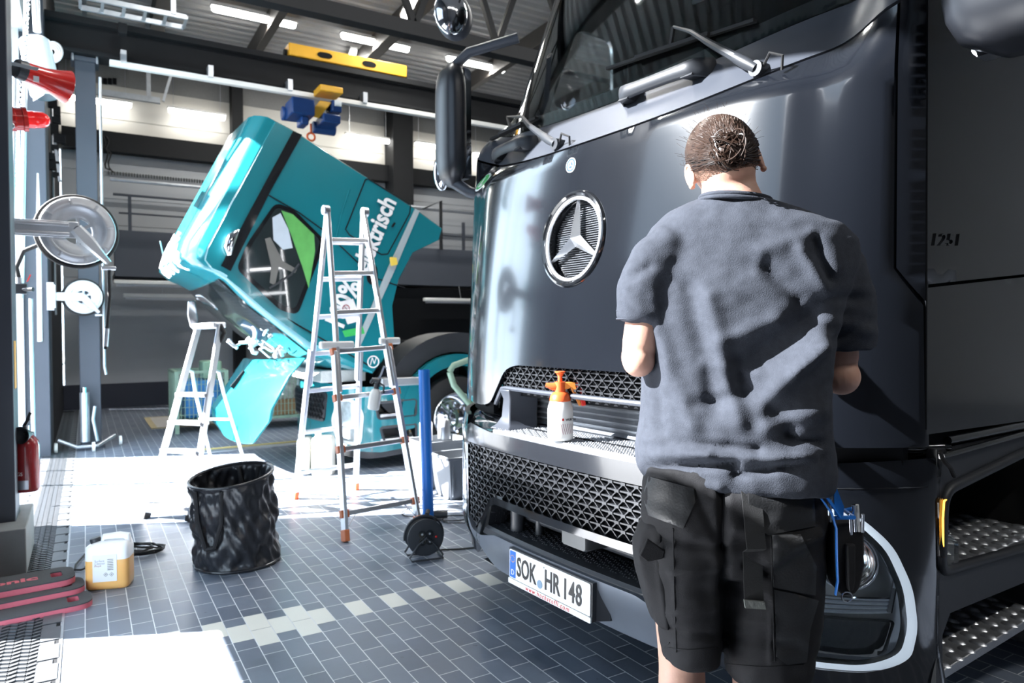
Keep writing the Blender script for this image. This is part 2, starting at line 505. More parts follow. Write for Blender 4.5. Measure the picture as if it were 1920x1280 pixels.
def text_mb(s, size, Mx, ext=.001, sx=1., align='LEFT', shear=0., bold=0., space=1.):
    cu = bpy.data.curves.new('t', 'FONT'); cu.body = s; cu.size = size; cu.extrude = ext; cu.align_x = align; cu.shear = shear; cu.offset = bold; cu.space_character = space
    cu.resolution_u = 3
    o = bpy.data.objects.new('t', cu); COL.objects.link(o)
    dg = bpy.context.evaluated_depsgraph_get(); me = bpy.data.meshes.new_from_object(o.evaluated_get(dg))
    mb = MB(); mb.v = [Mx @ V((v.co.x*sx, v.co.y, v.co.z)) for v in me.vertices]; mb.f = [tuple(p.vertices) for p in me.polygons]
    bpy.data.objects.remove(o, do_unlink=True); bpy.data.meshes.remove(me); bpy.data.curves.remove(cu)
    return mb
def basis(o, x, y, z=None):
    x = V(x).normalized(); y = V(y); y = (y - x*y.dot(x)).normalized(); z = x.cross(y)
    return Matrix(((x.x, y.x, z.x, o[0]), (x.y, y.y, z.y, o[1]), (x.z, y.z, z.z, o[2]), (0, 0, 0, 1)))

truck = thing('truck', 'large satin black truck cab filling the right side, star emblem on its front', 'truck', (TO.x, TO.y, 0), (0, 0, TH))

def seam(a): return 2.11 + .13*abs(a)**2.5
def wsb(a): return 2.30 + .10*a*a
AS = [k/20*1.145 for k in range(-20, 21)]
# hood with the notch for the upper grille and the round recess of the emblem
H0 = [(a, seam(a)-.008) for a in AS]
hood = [(-1.145, 1.52), (-1.195, 1.41), (-1.2, 1.0)] + [(-.70, .985), (-.60, 1.0, .04), (-.50, 1.165, .05), (-.43, 1.19, .04), (.38, 1.19, .04), (.47, 1.165, .05), (.60, 1.0, .04), (.70, .985)] + [(1.2, 1.0), (1.195, 1.41), (1.145, 1.52)] + H0[::-1]
hood = roundpoly(hood, .0, 3)
SCX, SCZ, SR = .0225, 1.716, .192
mb = MB(); patch(mb, hood, SH, .025, .035, [circ(SCX, SCZ, SR+.006)])
hd = mb.build('hood', M['paint_black'], truck, smooth=50)
# cowl panel below the windscreen; sky light on its slope painted as lighter grey
mb = MB(); patch(mb, [(a, seam(a)+.004) for a in AS] + [(a, wsb(a)) for a in AS[::-1]], SH, .02, .035)
cowl = mb.build('cowl_panel', M['plastic_grey'], truck, smooth=50, label='cowl panel under the windscreen, sky light painted into its grey')
# corner deflectors, A pillars
for s, S in ((-1, SS), (1, SF)):
    mb = MB(); P = [(s*1.152, 1.52), (s*1.199, 1.425), (s*1.2, 2.42), (s*1.152, 2.34)]
    patch(mb, P if s > 0 else P[::-1], SH, .02, .03)
    mb.build('corner_deflector', M['paint_black'], truck, smooth=50)
    mb = MB(); P = [(s*1.06, 2.34), (s*1.2, 2.42), (s*1.2, 3.75), (s*1.02, 3.62)]
    patch(mb, P, SH, .03, .05); mb.build('windscreen_pillar', M['gloss_black'], truck, smooth=50)
# windscreen
WS = [(a, wsb(a)+.004) for a in [k/16*1.055 for k in range(-16, 17)]]
WT = [(1.0, 3.55), (.5, 3.6), (-.5, 3.6), (-1.0, 3.55)]
mb = MB(); patch(mb, WS + WT, SH, .006, .06); mb.build('windscreen', M['glass'], truck, smooth=60)
mb = MB()
inner = [(a, wsb(a)+.07) for a in [k/10*.98 for k in range(-10, 11)]] + [(.93, 3.4), (.3, 3.5), (-.3, 3.5), (-.93, 3.4)]
patch(mb, WS + WT, SH, .003, .06, [inner], off=.0065); mb.build('windscreen_border', M['gloss_black'], truck, smooth=60)
# cab shell (roof, sides, rear, floor)
def side_panel(S, name, poly, off=0, th=.03, m='paint_black', g=.12, holes=(), **k):
    mb = MB(); patch(mb, poly, S, th, g, holes, off); return mb.build(name, M[m], truck, smooth=50, **k)
dz = lambda b, z: z + (b-.43)*.082
door = [(.43, 1.472), (1.55, 1.472+1.12*.082), (1.55, 3.7), (1.1, 3.7), (.66, 2.55), (.43, 2.30)]
winh = roundpoly([(.80, 2.42), (1.42, 2.36), (1.42, 3.2), (1.12, 3.2)], .08)
doorlo = [(.43, 1.035), (1.55, 1.01), (1.55, 1.462+1.12*.082), (.43, 1.462)]
for S in (SS, SF):
    side_panel(S, 'door', door, 0, .03, 'paint_black', .07, [winh])
    side_panel(S, 'door_lower_panel', doorlo, 0, .03, 'paint_black', .07)
    mb = MB(); patch(mb, winh, S, .005, .1, off=.012); mb.build('side_window', M['glass'], truck)
    side_panel(S, 'cab_side', [(1.56, 1.0), (2.7, 1.0), (2.7, 3.8), (1.56, 3.8)], 0, .03, 'paint_black', .2)
mb = MB(); Rl = []
for k in range(9):
    a = -1.2 + 2.4*k/8; c = cB(a)
    Rl.append([TP(a, 1.05+c*.6, 3.72), TP(a, 1.7, 3.92-.04*abs(a)), TP(a, 2.7, 3.95-.04*abs(a)), TP(a, 2.7, 3.78), TP(a, 1.05+c*.6, 3.62)])
mb.loft(Rl); mb.build('roof_panel', M['paint_black'], truck)
mb = MB(); mb.add([TP(-1.19, 2.66, .9), TP(1.19, 2.66, .9), TP(1.19, 2.66, 3.8), TP(-1.19, 2.66, 3.8), TP(-1.19, 2.7, .9), TP(1.19, 2.7, .9), TP(1.19, 2.7, 3.8), TP(-1.19, 2.7, 3.8)], [(0,1,2,3),(7,6,5,4),(0,4,5,1),(3,2,6,7),(0,3,7,4),(1,5,6,2)])
mb.build('rear_wall', M['dark'], truck)
# interior: dashboard, seat, steering wheel
mb = MB(); ra = []
for k in range(13):
    a = -1.05 + 2.1*k/12; b = hoodb(a, 2.25)
    ra.append([TP(a, b+.08, 2.26), TP(a, b+.30, 2.33), TP(a, b+.55, 2.24), TP(a, b+.55, 1.7), TP(a, b+.08, 1.7)])
mb.loft(ra); mb.build('dashboard', mat('dashboard_grey', (.05, .055, .06), .55), truck)
mb = MB()
for sa in (-.62, .62):
    mb.cbox((0, 0, 0), (.5, .5, .16), Matrix.Translation(TP(sa, 1.35, 1.95)) @ Matrix.Rotation(TH, 4, 'Z'))
    mb.cbox((0, 0, 0), (.14, .5, .75), Matrix.Translation(TP(sa, 1.62, 2.35)) @ Matrix.Rotation(TH, 4, 'Z'))
mb.build('seats', M['plastic_black'], truck, bevel=.04)
MB().torus(TP(.62, 1.0, 2.42), TB*-.5+_z*.85, .22, .016).build('steering_wheel', M['plastic_black'], truck)
for a0 in (.0,):
    mb = MB(); patch(mb, roundpoly([(-.45, 2.62), (-.30, 2.62), (-.30, 2.68), (-.45, 2.68)], .02), SH, .003, .05, off=.009); mb.build('toll_box', M['plastic_black'], truck)

# emblem
emb = MB()
def SD(x, y, off=0): return SH(x, y, off)
dish = MB(); rr = []
cen = SH(SCX, SCZ, 0); up = (SH(SCX, SCZ+.1) - SH(SCX, SCZ-.1)).normalized(); left = (SH(SCX+.1, SCZ) - SH(SCX-.1, SCZ)).normalized(); nrm = up.cross(left).normalized()
if nrm.dot(TB) > 0: nrm = -nrm
EM = basis(cen, -left, up)      # x to the viewer's right, y up, z towards the viewer
if (EM.to_3x3() @ V((0, 0, 1))).dot(TB) > 0: print('EMBLEM FLIPPED')
star = dish.lathe([(.0, -.052), (.17, -.05), (.176, -.046), (.18, 0), (.18, -.06), (0, -.062)], 48, EM, caps=False).build('emblem_dish', M['gloss_black'], truck)
mb = MB()
for i in range(-16, 17):
    for j in range(-16, 17):
        x, y = i*.0095 + (.00475 if j % 2 else 0), j*.0095
        if x*x+y*y < .158**2: mb.cbox((x, y, -.047), (.0065, .0022, .006), EM)
mb.build('emblem_mesh', mat('silver_mesh', (.22,.23,.25), .4, .6), star, label='perforated silver backing')
mb = MB(); mb.lathe([(.172, -.02), (.178, .004), (.186, .010), (.194, .008), (.200, 0), (.205, -.02), (.178, -.04)], 64, EM, caps=False)
mb.build('emblem_surround', M['gloss_black'], star)
mb = MB(); mb.torus(EM @ V((0, 0, -.006)), EM.to_3x3() @ V((0, 0, 1)), .168, .0085, 64, 10)
for k in range(3):
    an = pi/2 + k*2*pi/3
    tip = V((cos(an)*.168, sin(an)*.168, -.012)); c0 = V((0, 0, .012))
    s1 = V((cos(an+pi/3)*.030, sin(an+pi/3)*.030, -.022)); s2 = V((cos(an-pi/3)*.030, sin(an-pi/3)*.030, -.022))
    t1 = tip + V((-sin(an)*.004, cos(an)*.004, -.01)); t2 = tip - V((-sin(an)*.004, cos(an)*.004, .01))
    bk = V((0, 0, -.03))
    mb.add([c0, tip, s1, s2, t1, t2, bk], [(0, 2, 4, 1), (0, 1, 5, 3), (2, 6, 3, 5, 4), (1, 4, 5)], EM)
mb.build('emblem_star', mat('bright_silver', (.80,.82,.85), .22, .75), star, smooth=25, label='chrome three-pointed star in a ring')
# small round badge above
a, z_ = thit(1072, 310); o = SH(a, z_, -.001); E2 = basis(o, -left, up)
mb = MB().lathe([(0, 0), (.031, 0), (.031, .003), (0, .003)], 32, E2, caps=False)
bd = mb.build('round_badge', M['white'], hd)
mb = MB(); mb.lathe([(.020, .0035), (.028, .0035), (.028, .004), (.020, .004), (.020, .0035)], 32, E2, caps=False)
mb.lathe([(0, .0035), (.014, .0035), (.014, .0042), (0, .0042)], 24, E2, caps=False)
mb.build('badge_print', M['blue_dark'], hd)
mb = MB()
for k in range(3):
    an = pi/2+k*2*pi/3; mb.prism([(cos(an)*.015, sin(an)*.015), (cos(an+1.05)*.0025, sin(an+1.05)*.0025), (0, 0), (cos(an-1.05)*.0025, sin(an-1.05)*.0025)], .0042, .005, E2)
mb.build('badge_star', M['white'], hd, smooth=0)
# green L badge at the far end of the cowl
a, z_ = thit(907, 342) or (.9, 2.14)
o = SH(a, z_, -.002); lf = (SH(a+.04, z_) - SH(a-.04, z_)).normalized(); u3 = (SH(a, z_+.03) - SH(a, z_-.03)).normalized(); E3 = basis(o, -lf, u3)
bdg = MB().lathe([(0, 0), (.062, 0), (.062, .003), (0, .003)], 40, E3, caps=False).build('letter_badge', M['white'], cowl, label='white rimmed round badge')
MB().lathe([(0, .003), (.052, .003), (.052, .0042), (0, .0042)], 40, E3, caps=False).build('badge_disc', M['green'], cowl)
text_mb('L', .09, E3 @ Matrix.Translation((-.02, -.032, .0045)), .0006, bold=.004).build('badge_letter', M['white'], cowl, smooth=0)

# grab handles on the cowl
def grab(p0, p1, drop, nm='grab_handle'):
    (a0, z0), (a1, z1) = p0, p1
    mb = MB(); R = []
    n = 13
    for k in range(n):
        t = k/(n-1); a = a0+(a1-a0)*t; zz = z0+(z1-z0)*t
        h = .004 + .066*min(1, (1-abs(2*t-1))*5)**.6
        base = SH(a, zz-.02, 0) ; out = -TB*h
        c = base + out
        wid = .027 + .012*abs(2*t-1)**3
        ring = []
        for q in range(10):
            an = 2*pi*q/10
            ring.append(c + _z*sin(an)*wid + TB*(cos(an)*.016))
        R.append(ring)
    mb.loft(R)
    for e in (0, 1):
        a = a0+(a1-a0)*(.06 if e == 0 else .94); zz = z0+(z1-z0)*(.06 if e == 0 else .94)
        aw = .05*(1 if a1 > a0 else -1)*(1 if e == 0 else -1)
        P = [SH(a, zz+.012, .01), SH(a+aw, zz+.012, .01), SH(a+aw, zz-.05, .01), SH(a, zz-.05, .01)]
        Q = [p - TB*.068 + (TA*(aw*.2)) for p in P]
        mb.loft([P, Q])
    return mb.build(nm, M['plastic_black'], truck, smooth=60)
grab(thit(1180, 180), thit(1345, 118), .03)
grab(thit(938, 290), thit(1012, 262), .03)

# wipers
def wiper(piv, mid, tip, b0, b1, hose):
    root = MB(); p = SH(*thit(*piv), -.02); m_ = SH(*thit(*mid), -.055); t_ = SH(*thit(*tip), -.05)
    root.cyl(SH(*thit(*piv), .02), p - TB*.015, .026, 16)
    q = p + (m_-p)*.25
    root.tube([p - TB*.006, p.lerp(q,.5) - TB*.016, q - TB*.02], [.017,.020,.018], 10)
    root.tube([q - TB*.02, p+(m_-p)*.6 - TB*.03, m_ , (m_+t_)/2 - _z*.0, t_], [.017, .013, .009, .007, .006], 8)
    w = root.build('wiper', M['plastic_black'], truck)
    bb0, bb1 = SH(*thit(*b0), -.012), SH(*thit(*b1), -.012)
    b = MB(); b.bar(bb0, bb1, .012, .022, TB); b.bar(bb0.lerp(bb1, .25) - TB*.018, bb0.lerp(bb1, .75) - TB*.018, .014, .014, TB)
    b.bar(bb0.lerp(bb1, .5) - TB*.015, t_, .012, .012, TB)
    b.build('wiper_blade', M['rubber'], w)
    h = MB(); hp = [p + V(k) for k in hose]; 
    h.tube([p + TA*-.02, p - TA*.06 + _z*.03 - TB*.02, p - TA*.10 + _z*.01 - TB*.01, p - TA*.09 - _z*.03], .005, 6)
    h.build('washer_hose', M['rubber'], w)
wiper((1428, 132), (1315, 66), (1280, 56), (1143, 130), (1420, 40), [])
wiper((1050, 272), (995, 222), (965, 222), (925, 262), (1010, 222), [])

# ---- bumper and lower front
zlow = [(-1.2, .26)]
MBAR = mat('grille_black', (.035, .037, .042), .35, .3)
up_g = roundpoly([(-.55, 1.02), (-.45, 1.19), (.42, 1.19), (.52, 1.02)], .04)
lipp = lambda a: 1.072
def tri_mesh(poly, surf, row, pitch, off, w, d, name, parent=truck):
    mb = MB(); xs = [p[0] for p in poly]; ys = [p[1] for p in poly]
    n = surf(0, sum(ys)/len(ys), 1) - surf(0, sum(ys)/len(ys), 0)
    j0, j1 = int(min(ys)/row)-1, int(max(ys)/row)+2
    i0, i1 = int(min(xs)/pitch)-2, int(max(xs)/pitch)+2
    def P(i, j): return ((i + (.5 if j % 2 else 0))*pitch, j*row)
    def seg(p, q, ww, dd):
        m = ((p[0]+q[0])/2, (p[1]+q[1])/2)
        if not inpoly(m[0], m[1], poly): return
        a, b = surf(p[0], p[1], off), surf(q[0], q[1], off)
        mb.bar(a, b, ww, dd, TB)
    for j in range(j0, j1):
        for i in range(i0, i1):
            p = P(i, j); q = P(i+1, j)
            seg(p, q, w, d)
            if inpoly(p[0], p[1], poly):
                mb.bar(surf(p[0]-pitch*.17, p[1], off-.004), surf(p[0]+pitch*.17, p[1], off-.004), w*2.0, d, TB)
            if j % 2: seg(p, P(i, j+1), w*.8, d); seg(p, P(i+1, j+1), w*.8, d)
            else: seg(p, P(i-1, j+1), w*.8, d); seg(p, P(i, j+1), w*.8, d)
    return mb.build(name, MBAR, parent, smooth=0)
upg = tri_mesh([(-.56, 1.085), (-.49, 1.175), (-.43, 1.20), (.40, 1.20), (.46, 1.175), (.53, 1.085)], SH, .0245, .052, .03, .0045, .016, 'upper_grille')
mb = MB(); patch(mb, [(-.62, .90), (-.62, 1.22), (.6, 1.22), (.6, .90)], SH, .01, .1, [roundpoly([(-.47, .905), (-.47, 1.045), (.44, 1.045), (.44, .905)], .02)], off=.07)
mb.build('grille_backing', M['dark'], truck)
mb = MB(); lineon(mb, [(-.60, 1.0), (-.54, 1.075), (-.5, 1.08), (.47, 1.08), (.51, 1.075), (.57, 1.0)], SH, .011, .015, 8)
mb.build('grille_lip', M['plastic_grey'], truck)
# radiator recess with corrugated core
mb = MB(); pr = []
for k in range(31):
    zz = .89 + .19*k/30; pr.append((zz, .012*sin(k/30*2*pi*7)))
mb.loft([[TP(-.6, .27+o, zz) for zz, o in pr] + [TP(-.6, .33, 1.08), TP(-.6, .33, .89)], [TP(.6, .27+o, zz) for zz, o in pr] + [TP(.6, .33, 1.08), TP(.6, .33, .89)]])
mb.build('radiator', mat('radiator_aluminium', (.30, .32, .35), .5, .6, bump=.5, bscale=220), truck, smooth=60)
for s in (-1, 1):
    mb = MB(); c = s*.47; mir = lambda k: -k
    R = []
    for zz, w0, w1, bb in ((.897, .10, .055, .03), (.915, .075, .035, .055), (.95, .045, .02, .075), (1.03, .038, .02, .085), (1.075, .05, .03, .07)):
        R.append([TP(c-w0, bb, zz), TP(c+w1, bb, zz), TP(c+w1, bb+.16, zz), TP(c-w0, bb+.16, zz)])
    mb.loft(R); mb.build('step_bracket', M['plastic_grey'], truck, smooth=60, bevel=.006)
def treads(mb, a0, a1, b0, b1, z, da=.055, db=.032):
    """raised teeth of a tread plate in rows, local truck coordinates"""
    a = a0; r = 0
    while a < a1:
        b = b0 + (db*.5 if r % 2 else 0)
        while b < b1:
            for t in (-.013, 0, .013):
                c = TP(a+t, b, z)
                mb.add([c+TA*.004+TB*.004, c-TA*.004+TB*.004, c-TA*.004-TB*.004, c+TA*.004-TB*.004, c+_z*.004], [(0,1,4),(1,2,4),(2,3,4),(3,0,4),(0,3,2,1)])
            b += db
        a += da*.5; r += 1
mb = MB(); R = []
for k in range(13):
    a = -.56+1.10*k/12; b = bumpb(a, .9)+.03
    b -= .022; R.append([TP(a, b, .888), TP(a, b+.012, .900), TP(a, .29, .900), TP(a, .29, .875), TP(a, b, .875)])
mb.loft(R); st = mb.build('front_step', M['alu_tread'], truck, smooth=30)
mb = MB(); treads(mb, -.5, .5, .035, .25, .900); mb.build('step_teeth', M['alu_tread'], st, smooth=0, kind='stuff')

# bumper shell upper gloss band
mb = MB(); patch(mb, [(k/12*.78, .808) for k in range(-12, 13)] + [(.80, .87), (.72, .90), (.5, .882), (-.5, .882), (-.72, .90), (-.80, .87)], SB, .03, .035, off=-.005)
bump = mb.build('bumper_upper_band', mat('bumper_gloss_band', (.02, .022, .027), .14, .15, coat=.5, spec=.6), truck, smooth=50)
for s in (-1, 1):
    mb = MB(); mb.loft([[SB(s*(.5+.03*k), .875, -.002), SB(s*(.5+.03*k), .905, .02), SB(s*(.5+.03*k), .965, .13), SB(s*(.5+.03*k), .86, .13)] for k in range(0, 24)])
    mb.build('bumper_shoulder', M['gloss_black'], truck, smooth=50)
# lower grille, arch, opening
gl = [(-.745, .45), (-.665, .385), (-.60, .43), (-.49, .585), (-.44, .60), (.42, .60), (.46, .585), (.60, .43), (.65, .385), (.74, .45), (.75, .805), (-.75, .805)]
tri_mesh(gl, SB, .0285, .062, .015, .0055, .02, 'lower_grille')
mb = MB(); patch(mb, gl, SB, .01, .08, off=.055); mb.build('grille_backing', M['dark'], truck)
mb = MB()
arch = [(-.665, .33), (-.60, .42), (-.505, .565), (-.47, .583), (.45, .583), (.49, .565), (.60, .42), (.665, .33)]
R = []
dn = []
for i in range(len(arch)-1):
    for k in range(6): t = k/6; dn.append((arch[i][0]*(1-t)+arch[i+1][0]*t, arch[i][1]*(1-t)+arch[i+1][1]*t))
dn.append(arch[-1])
for i, (a, zz) in enumerate(dn):
    R.append([SB(a, zz+.014, -.012), SB(a*.985, zz-.018, -.012), SB(a*.97, zz-.045, .06), SB(a*.97, zz-.05, .10), SB(a, zz+.016, .08)])
mb.loft(R); mb.build('arch_trim', M['gloss_black'], truck, smooth=50)
# lower painted lip with a holder for the plate
lip = roundpoly([(-.74, .45, .02), (-.70, .36, .05), (-.55, .245, .08), (.55, .245, .08), (.70, .36, .05), (.74, .45, .02), (.68, .40), (.60, .385, .05), (.44, .425), (-.44, .425), (-.60, .385, .05), (-.68, .40)], .02)
mb = MB(); patch(mb, lip, SB, .03, .03, off=-.012); mb.build('bumper_lip', mat('silver_grey_satin', (.24, .265, .31), .30, .65), truck, smooth=50)
mb = MB(); R = []
for k in range(15):
    a = -.66+1.32*k/14; b = bumpb(a, .3)
    R.append([TP(a, b+.01, .245), TP(a, b+.05, .215), TP(a, b+.25, .215), TP(a, b+.25, .26)])
mb.loft(R); mb.build('underlip', M['plastic_black'], truck)
# lower step with tread
mb = MB(); R = []
for k in range(13):
    a = -.60+1.2*k/12; b = bumpb(a, .42)+.005
    R.append([TP(a, b, .43), TP(a, b+.01, .442), TP(a, b+.20, .442), TP(a, b+.2, .40), TP(a, b, .40)])
mb.loft(R); st2 = mb.build('lower_step', M['plastic_black'], truck, smooth=30)
mb = MB(); treads(mb, -.54, .54, .07, .20, .442, .07, .028); mb.build('step_teeth', M['plastic_black'], st2, smooth=0, kind='stuff')
mb = MB(); mb.add([TP(-.7, .24, .2), TP(.7, .24, .2), TP(.7, .24, .65), TP(-.7, .24, .65), TP(-.7, .26, .2), TP(.7, .26, .2), TP(.7, .26, .65), TP(-.7, .26, .65)], [(0,1,2,3),(7,6,5,4),(0,4,5,1),(3,2,6,7),(0,3,7,4),(1,5,6,2)])
mb.build('opening_backing', M['dark'], truck)
mb = MB()
mb.tube([TP(.40, .10, .43), TP(.40, .10, .60)], .032, 14); mb.tube([TP(.29, .14, .43), TP(.29, .14, .60)], .018, 12); mb.tube([TP(-.6, .15, .50), TP(.6, .15, .50)], .02, 12)
mb.build('crossmember', M['plastic_black'], truck)
# radar box
mb = MB(); c = (thit(1076, 1008, bumpb) or (.05, .5))
ra, rz = c[0], c[1]
mb.loft([[TP(ra+dx*.075*s, b, rz+dy*.040*s) for dx, dy in ((-1, -.8), (-.85, -1), (.85, -1), (1, -.8), (1, .8), (.85, 1), (-.85, 1), (-1, .8))] for s, b in ((.92, -.002), (1, .006), (1, .05), (1.05, .2))])
mb.build('radar_sensor', mat('radar_grey', (.11, .115, .12), .3, .3), truck, smooth=40)
# plate on its holder
pc = .0155
PMx = basis(TP(pc, bumpb(.02, .35)-.045, .345), -TA, _z + TB*.02)
ph = MB().loft([[PMx @ V((x*s, y*s2, zz)) for x, y in ((-.268, -.072), (.268, -.072), (.268, .072), (-.268, .072))] for s, s2, zz in ((1, 1, 0), (1.0, 1, -.02), (1.12, .95, -.06), (1.14, .92, -.10))]).build('plate_holder', M['plastic_black'], truck, smooth=30)
lp = MB().prism(roundpoly([(-.26, -.052), (.26, -.052), (.26, .068), (-.26, .068)], .008), .001, .004, PMx).build('license_plate', M['white'], truck, smooth=0)
MB().prism(roundpoly([(-.256, -.048), (-.213, -.048), (-.213, .064), (-.256, .064)], .004), .004, .005, PMx).build('plate_euro_band', mat('euro_blue', (.015, .13, .50), .4), lp, smooth=0)
text_mb('D', .032, PMx @ Matrix.Translation((-.246, -.036, .0052)), .0004).build('plate_country_letter', M['white'], lp, smooth=0)
mb = MB()
for k in range(12):
    an = 2*pi*k/12; mb.lathe([(0, .0052), (.0022, .0052), (.0022, .0058)], 5, PMx @ Matrix.Translation((-.2345+cos(an)*.014, .032+sin(an)*.014, 0)))
mb.build('plate_stars', M['yellow'], lp, smooth=0)
M['ink'] = mat('black_ink', (.015, .015, .017), .4)
mb = text_mb('SOK', .112, PMx @ Matrix.Translation((-.205, -.030, .0052)), .0012, sx=.62, bold=.0018)
mb2 = text_mb('HR', .112, PMx @ Matrix.Translation((-.015, -.030, .0052)), .0012, sx=.66, bold=.0018); mb.add(mb2.v, mb2.f)
mb2 = text_mb('148', .112, PMx @ Matrix.Translation((.098, -.030, .0052)), .0012, sx=.66, bold=.0018, space=1.08); mb.add(mb2.v, mb2.f)
mb.build('plate_characters', M['ink'], lp, smooth=0)
mb = MB().lathe([(.0, .0045), (.017, .0045), (.017, .0058), (0, .0058)], 20, PMx @ Matrix.Translation((-.045, -.022, 0)), caps=False); mb.build('plate_seal', mat('seal_blue_grey', (.20, .30, .42), .5), lp)
MB().prism(roundpoly([(-.265, -.076), (.265, -.076), (.265, -.054), (-.265, -.054)], .005), .001, .006, PMx).build('plate_strip', M['white'], ph, smooth=0)
text_mb('www.hochstoffl.com', .027, PMx @ Matrix.Translation((0, -.073, .0062)), .0003, align='CENTER', shear=.25, bold=.0004, space=1.25).build('strip_lettering', M['red'], ph, smooth=0)
mb = MB(); mb.lathe([(.0, .0), (.004, 0), (.004, .006), (0, .006)], 8, PMx @ Matrix.Translation((-.02, .052, .002)), caps=False); mb.build('plate_screw', M['steel'], lp)

# corner of the bumper with the headlight
lens = roundpoly([(-.70, .34, .05), (-1.10, .325, .05), (-1.165, .36, .05), (-1.178, .45, .04), (-1.17, .58, .05), (-1.14, .71, .05), (-1.08, .805, .06), (-.98, .83, .05), (-.82, .80, .05), (-.76, .55, .06)], .04)
for s in (-1, 1):
    L_ = lens if s < 0 else [(-x, y) for x, y in lens]
    S = (lambda a, z, off=0: SB(a, z, off))
    # the housing frames the lens
    outer = [(s*.765, .46), (s*.70, .30), (s*.62, .25), (s*1.2, .25), (s*1.2, .93), (s*.80, .93), (s*.765, .83)]
    outer = [(s*.66, .30), (s*.75, .25), (s*1.2, .25), (s*1.2, .96), (s*.79, .93), (s*.76, .80), (s*.755, .46)]
    Lh = roundpoly([(s*.79, .34), (s*1.10, .325), (s*1.165, .36), (s*1.178, .45), (s*1.17, .58), (s*1.14, .71), (s*1.08, .805), (s*.98, .83), (s*.83, .80), (s*.78, .55)], .045)
    mb = MB(); patch(mb, outer, SB, .03, .03, [Lh], off=0); hh = mb.build('bumper_corner', M['paint_black'], truck, smooth=50)
    def HB(a, z, off=0): return SB(a, z, off)
    mb = MB(); patch(mb, Lh, HB, .006, .03, off=-.002); hl = mb.build('headlight', M['glass'], truck, smooth=60)
    # light strip inside the outer border
    cx, cz = s*.98, .57
    ins = lambda k: [(cx+(x-cx)*k, cz+(y-cz)*k) for x, y in Lh]
    mb = MB(); patch(mb, ins(.995), HB, .004, .03, [ins(.905)], off=.012); mb.build('daytime_light', mat('light_guide_white', (.75, .80, .88), .25, .2, emit=(.75,.85,1), estr=.45), hl, smooth=60)
    mb = MB(); patch(mb, ins(.905), HB, .02, .03, [ins(.86)], off=.008); mb.build('lamp_bezel', M['gloss_black'], hl, smooth=60)
    mb = MB(); patch(mb, ins(.999), HB, .004, .05, off=.10); mb.build('lamp_housing', mat('lamp_housing_grey', (.22, .24, .27), .25, .5), hl, smooth=60)
    for (ca, cz2, r) in ((s*1.03, .66, .085), (s*.91, .62, .06)):
        o = SB(ca, cz2, .09); nn = -(SB(ca, cz2, 0)-SB(ca, cz2, 1)).normalized()
        Fz = frame(-TB*1.0 + TA*s*.5, _z).to_4x4()
        mb = MB().lathe([(r*.35, -.03), (r*.7, -.01), (r*.95, .025), (r, .05), (r*1.05, .05), (r*1.0, .0), (r*.4, -.05)], 24, Matrix.Translation(o) @ Fz, caps=False)
        mb.sphere(o, r*.42, 14, 9)
        for q in range(6): mb.torus(o + (Fz.to_3x3() @ V((0, 0, .008*q))), Fz.to_3x3() @ V((0, 0, 1)), r*(.5+.08*q), .004, 24, 5)
        mb.build('reflector', M['chrome'], hl, smooth=40)
    mb = MB()
    for k in range(4): lineon(mb, [(s*.80, .50+k*.018), (s*.95, .495+k*.016), (s*1.12, .50+k*.012)], HB, .006, .06, 6)
    lineon(mb, [(s*1.12, .50), (s*1.13, .60), (s*1.10, .70)], HB, .008, .05, 6)
    mb.build('lamp_trim', M['chrome'], hl)
    mb = MB(); patch(mb, roundpoly([(s*.86, .37), (s*1.10, .36), (s*1.12, .47), (s*.86, .48)], .02), HB, .03, .04, off=.06); mb.build('lamp_lower_module', M['gloss_black'], hl)

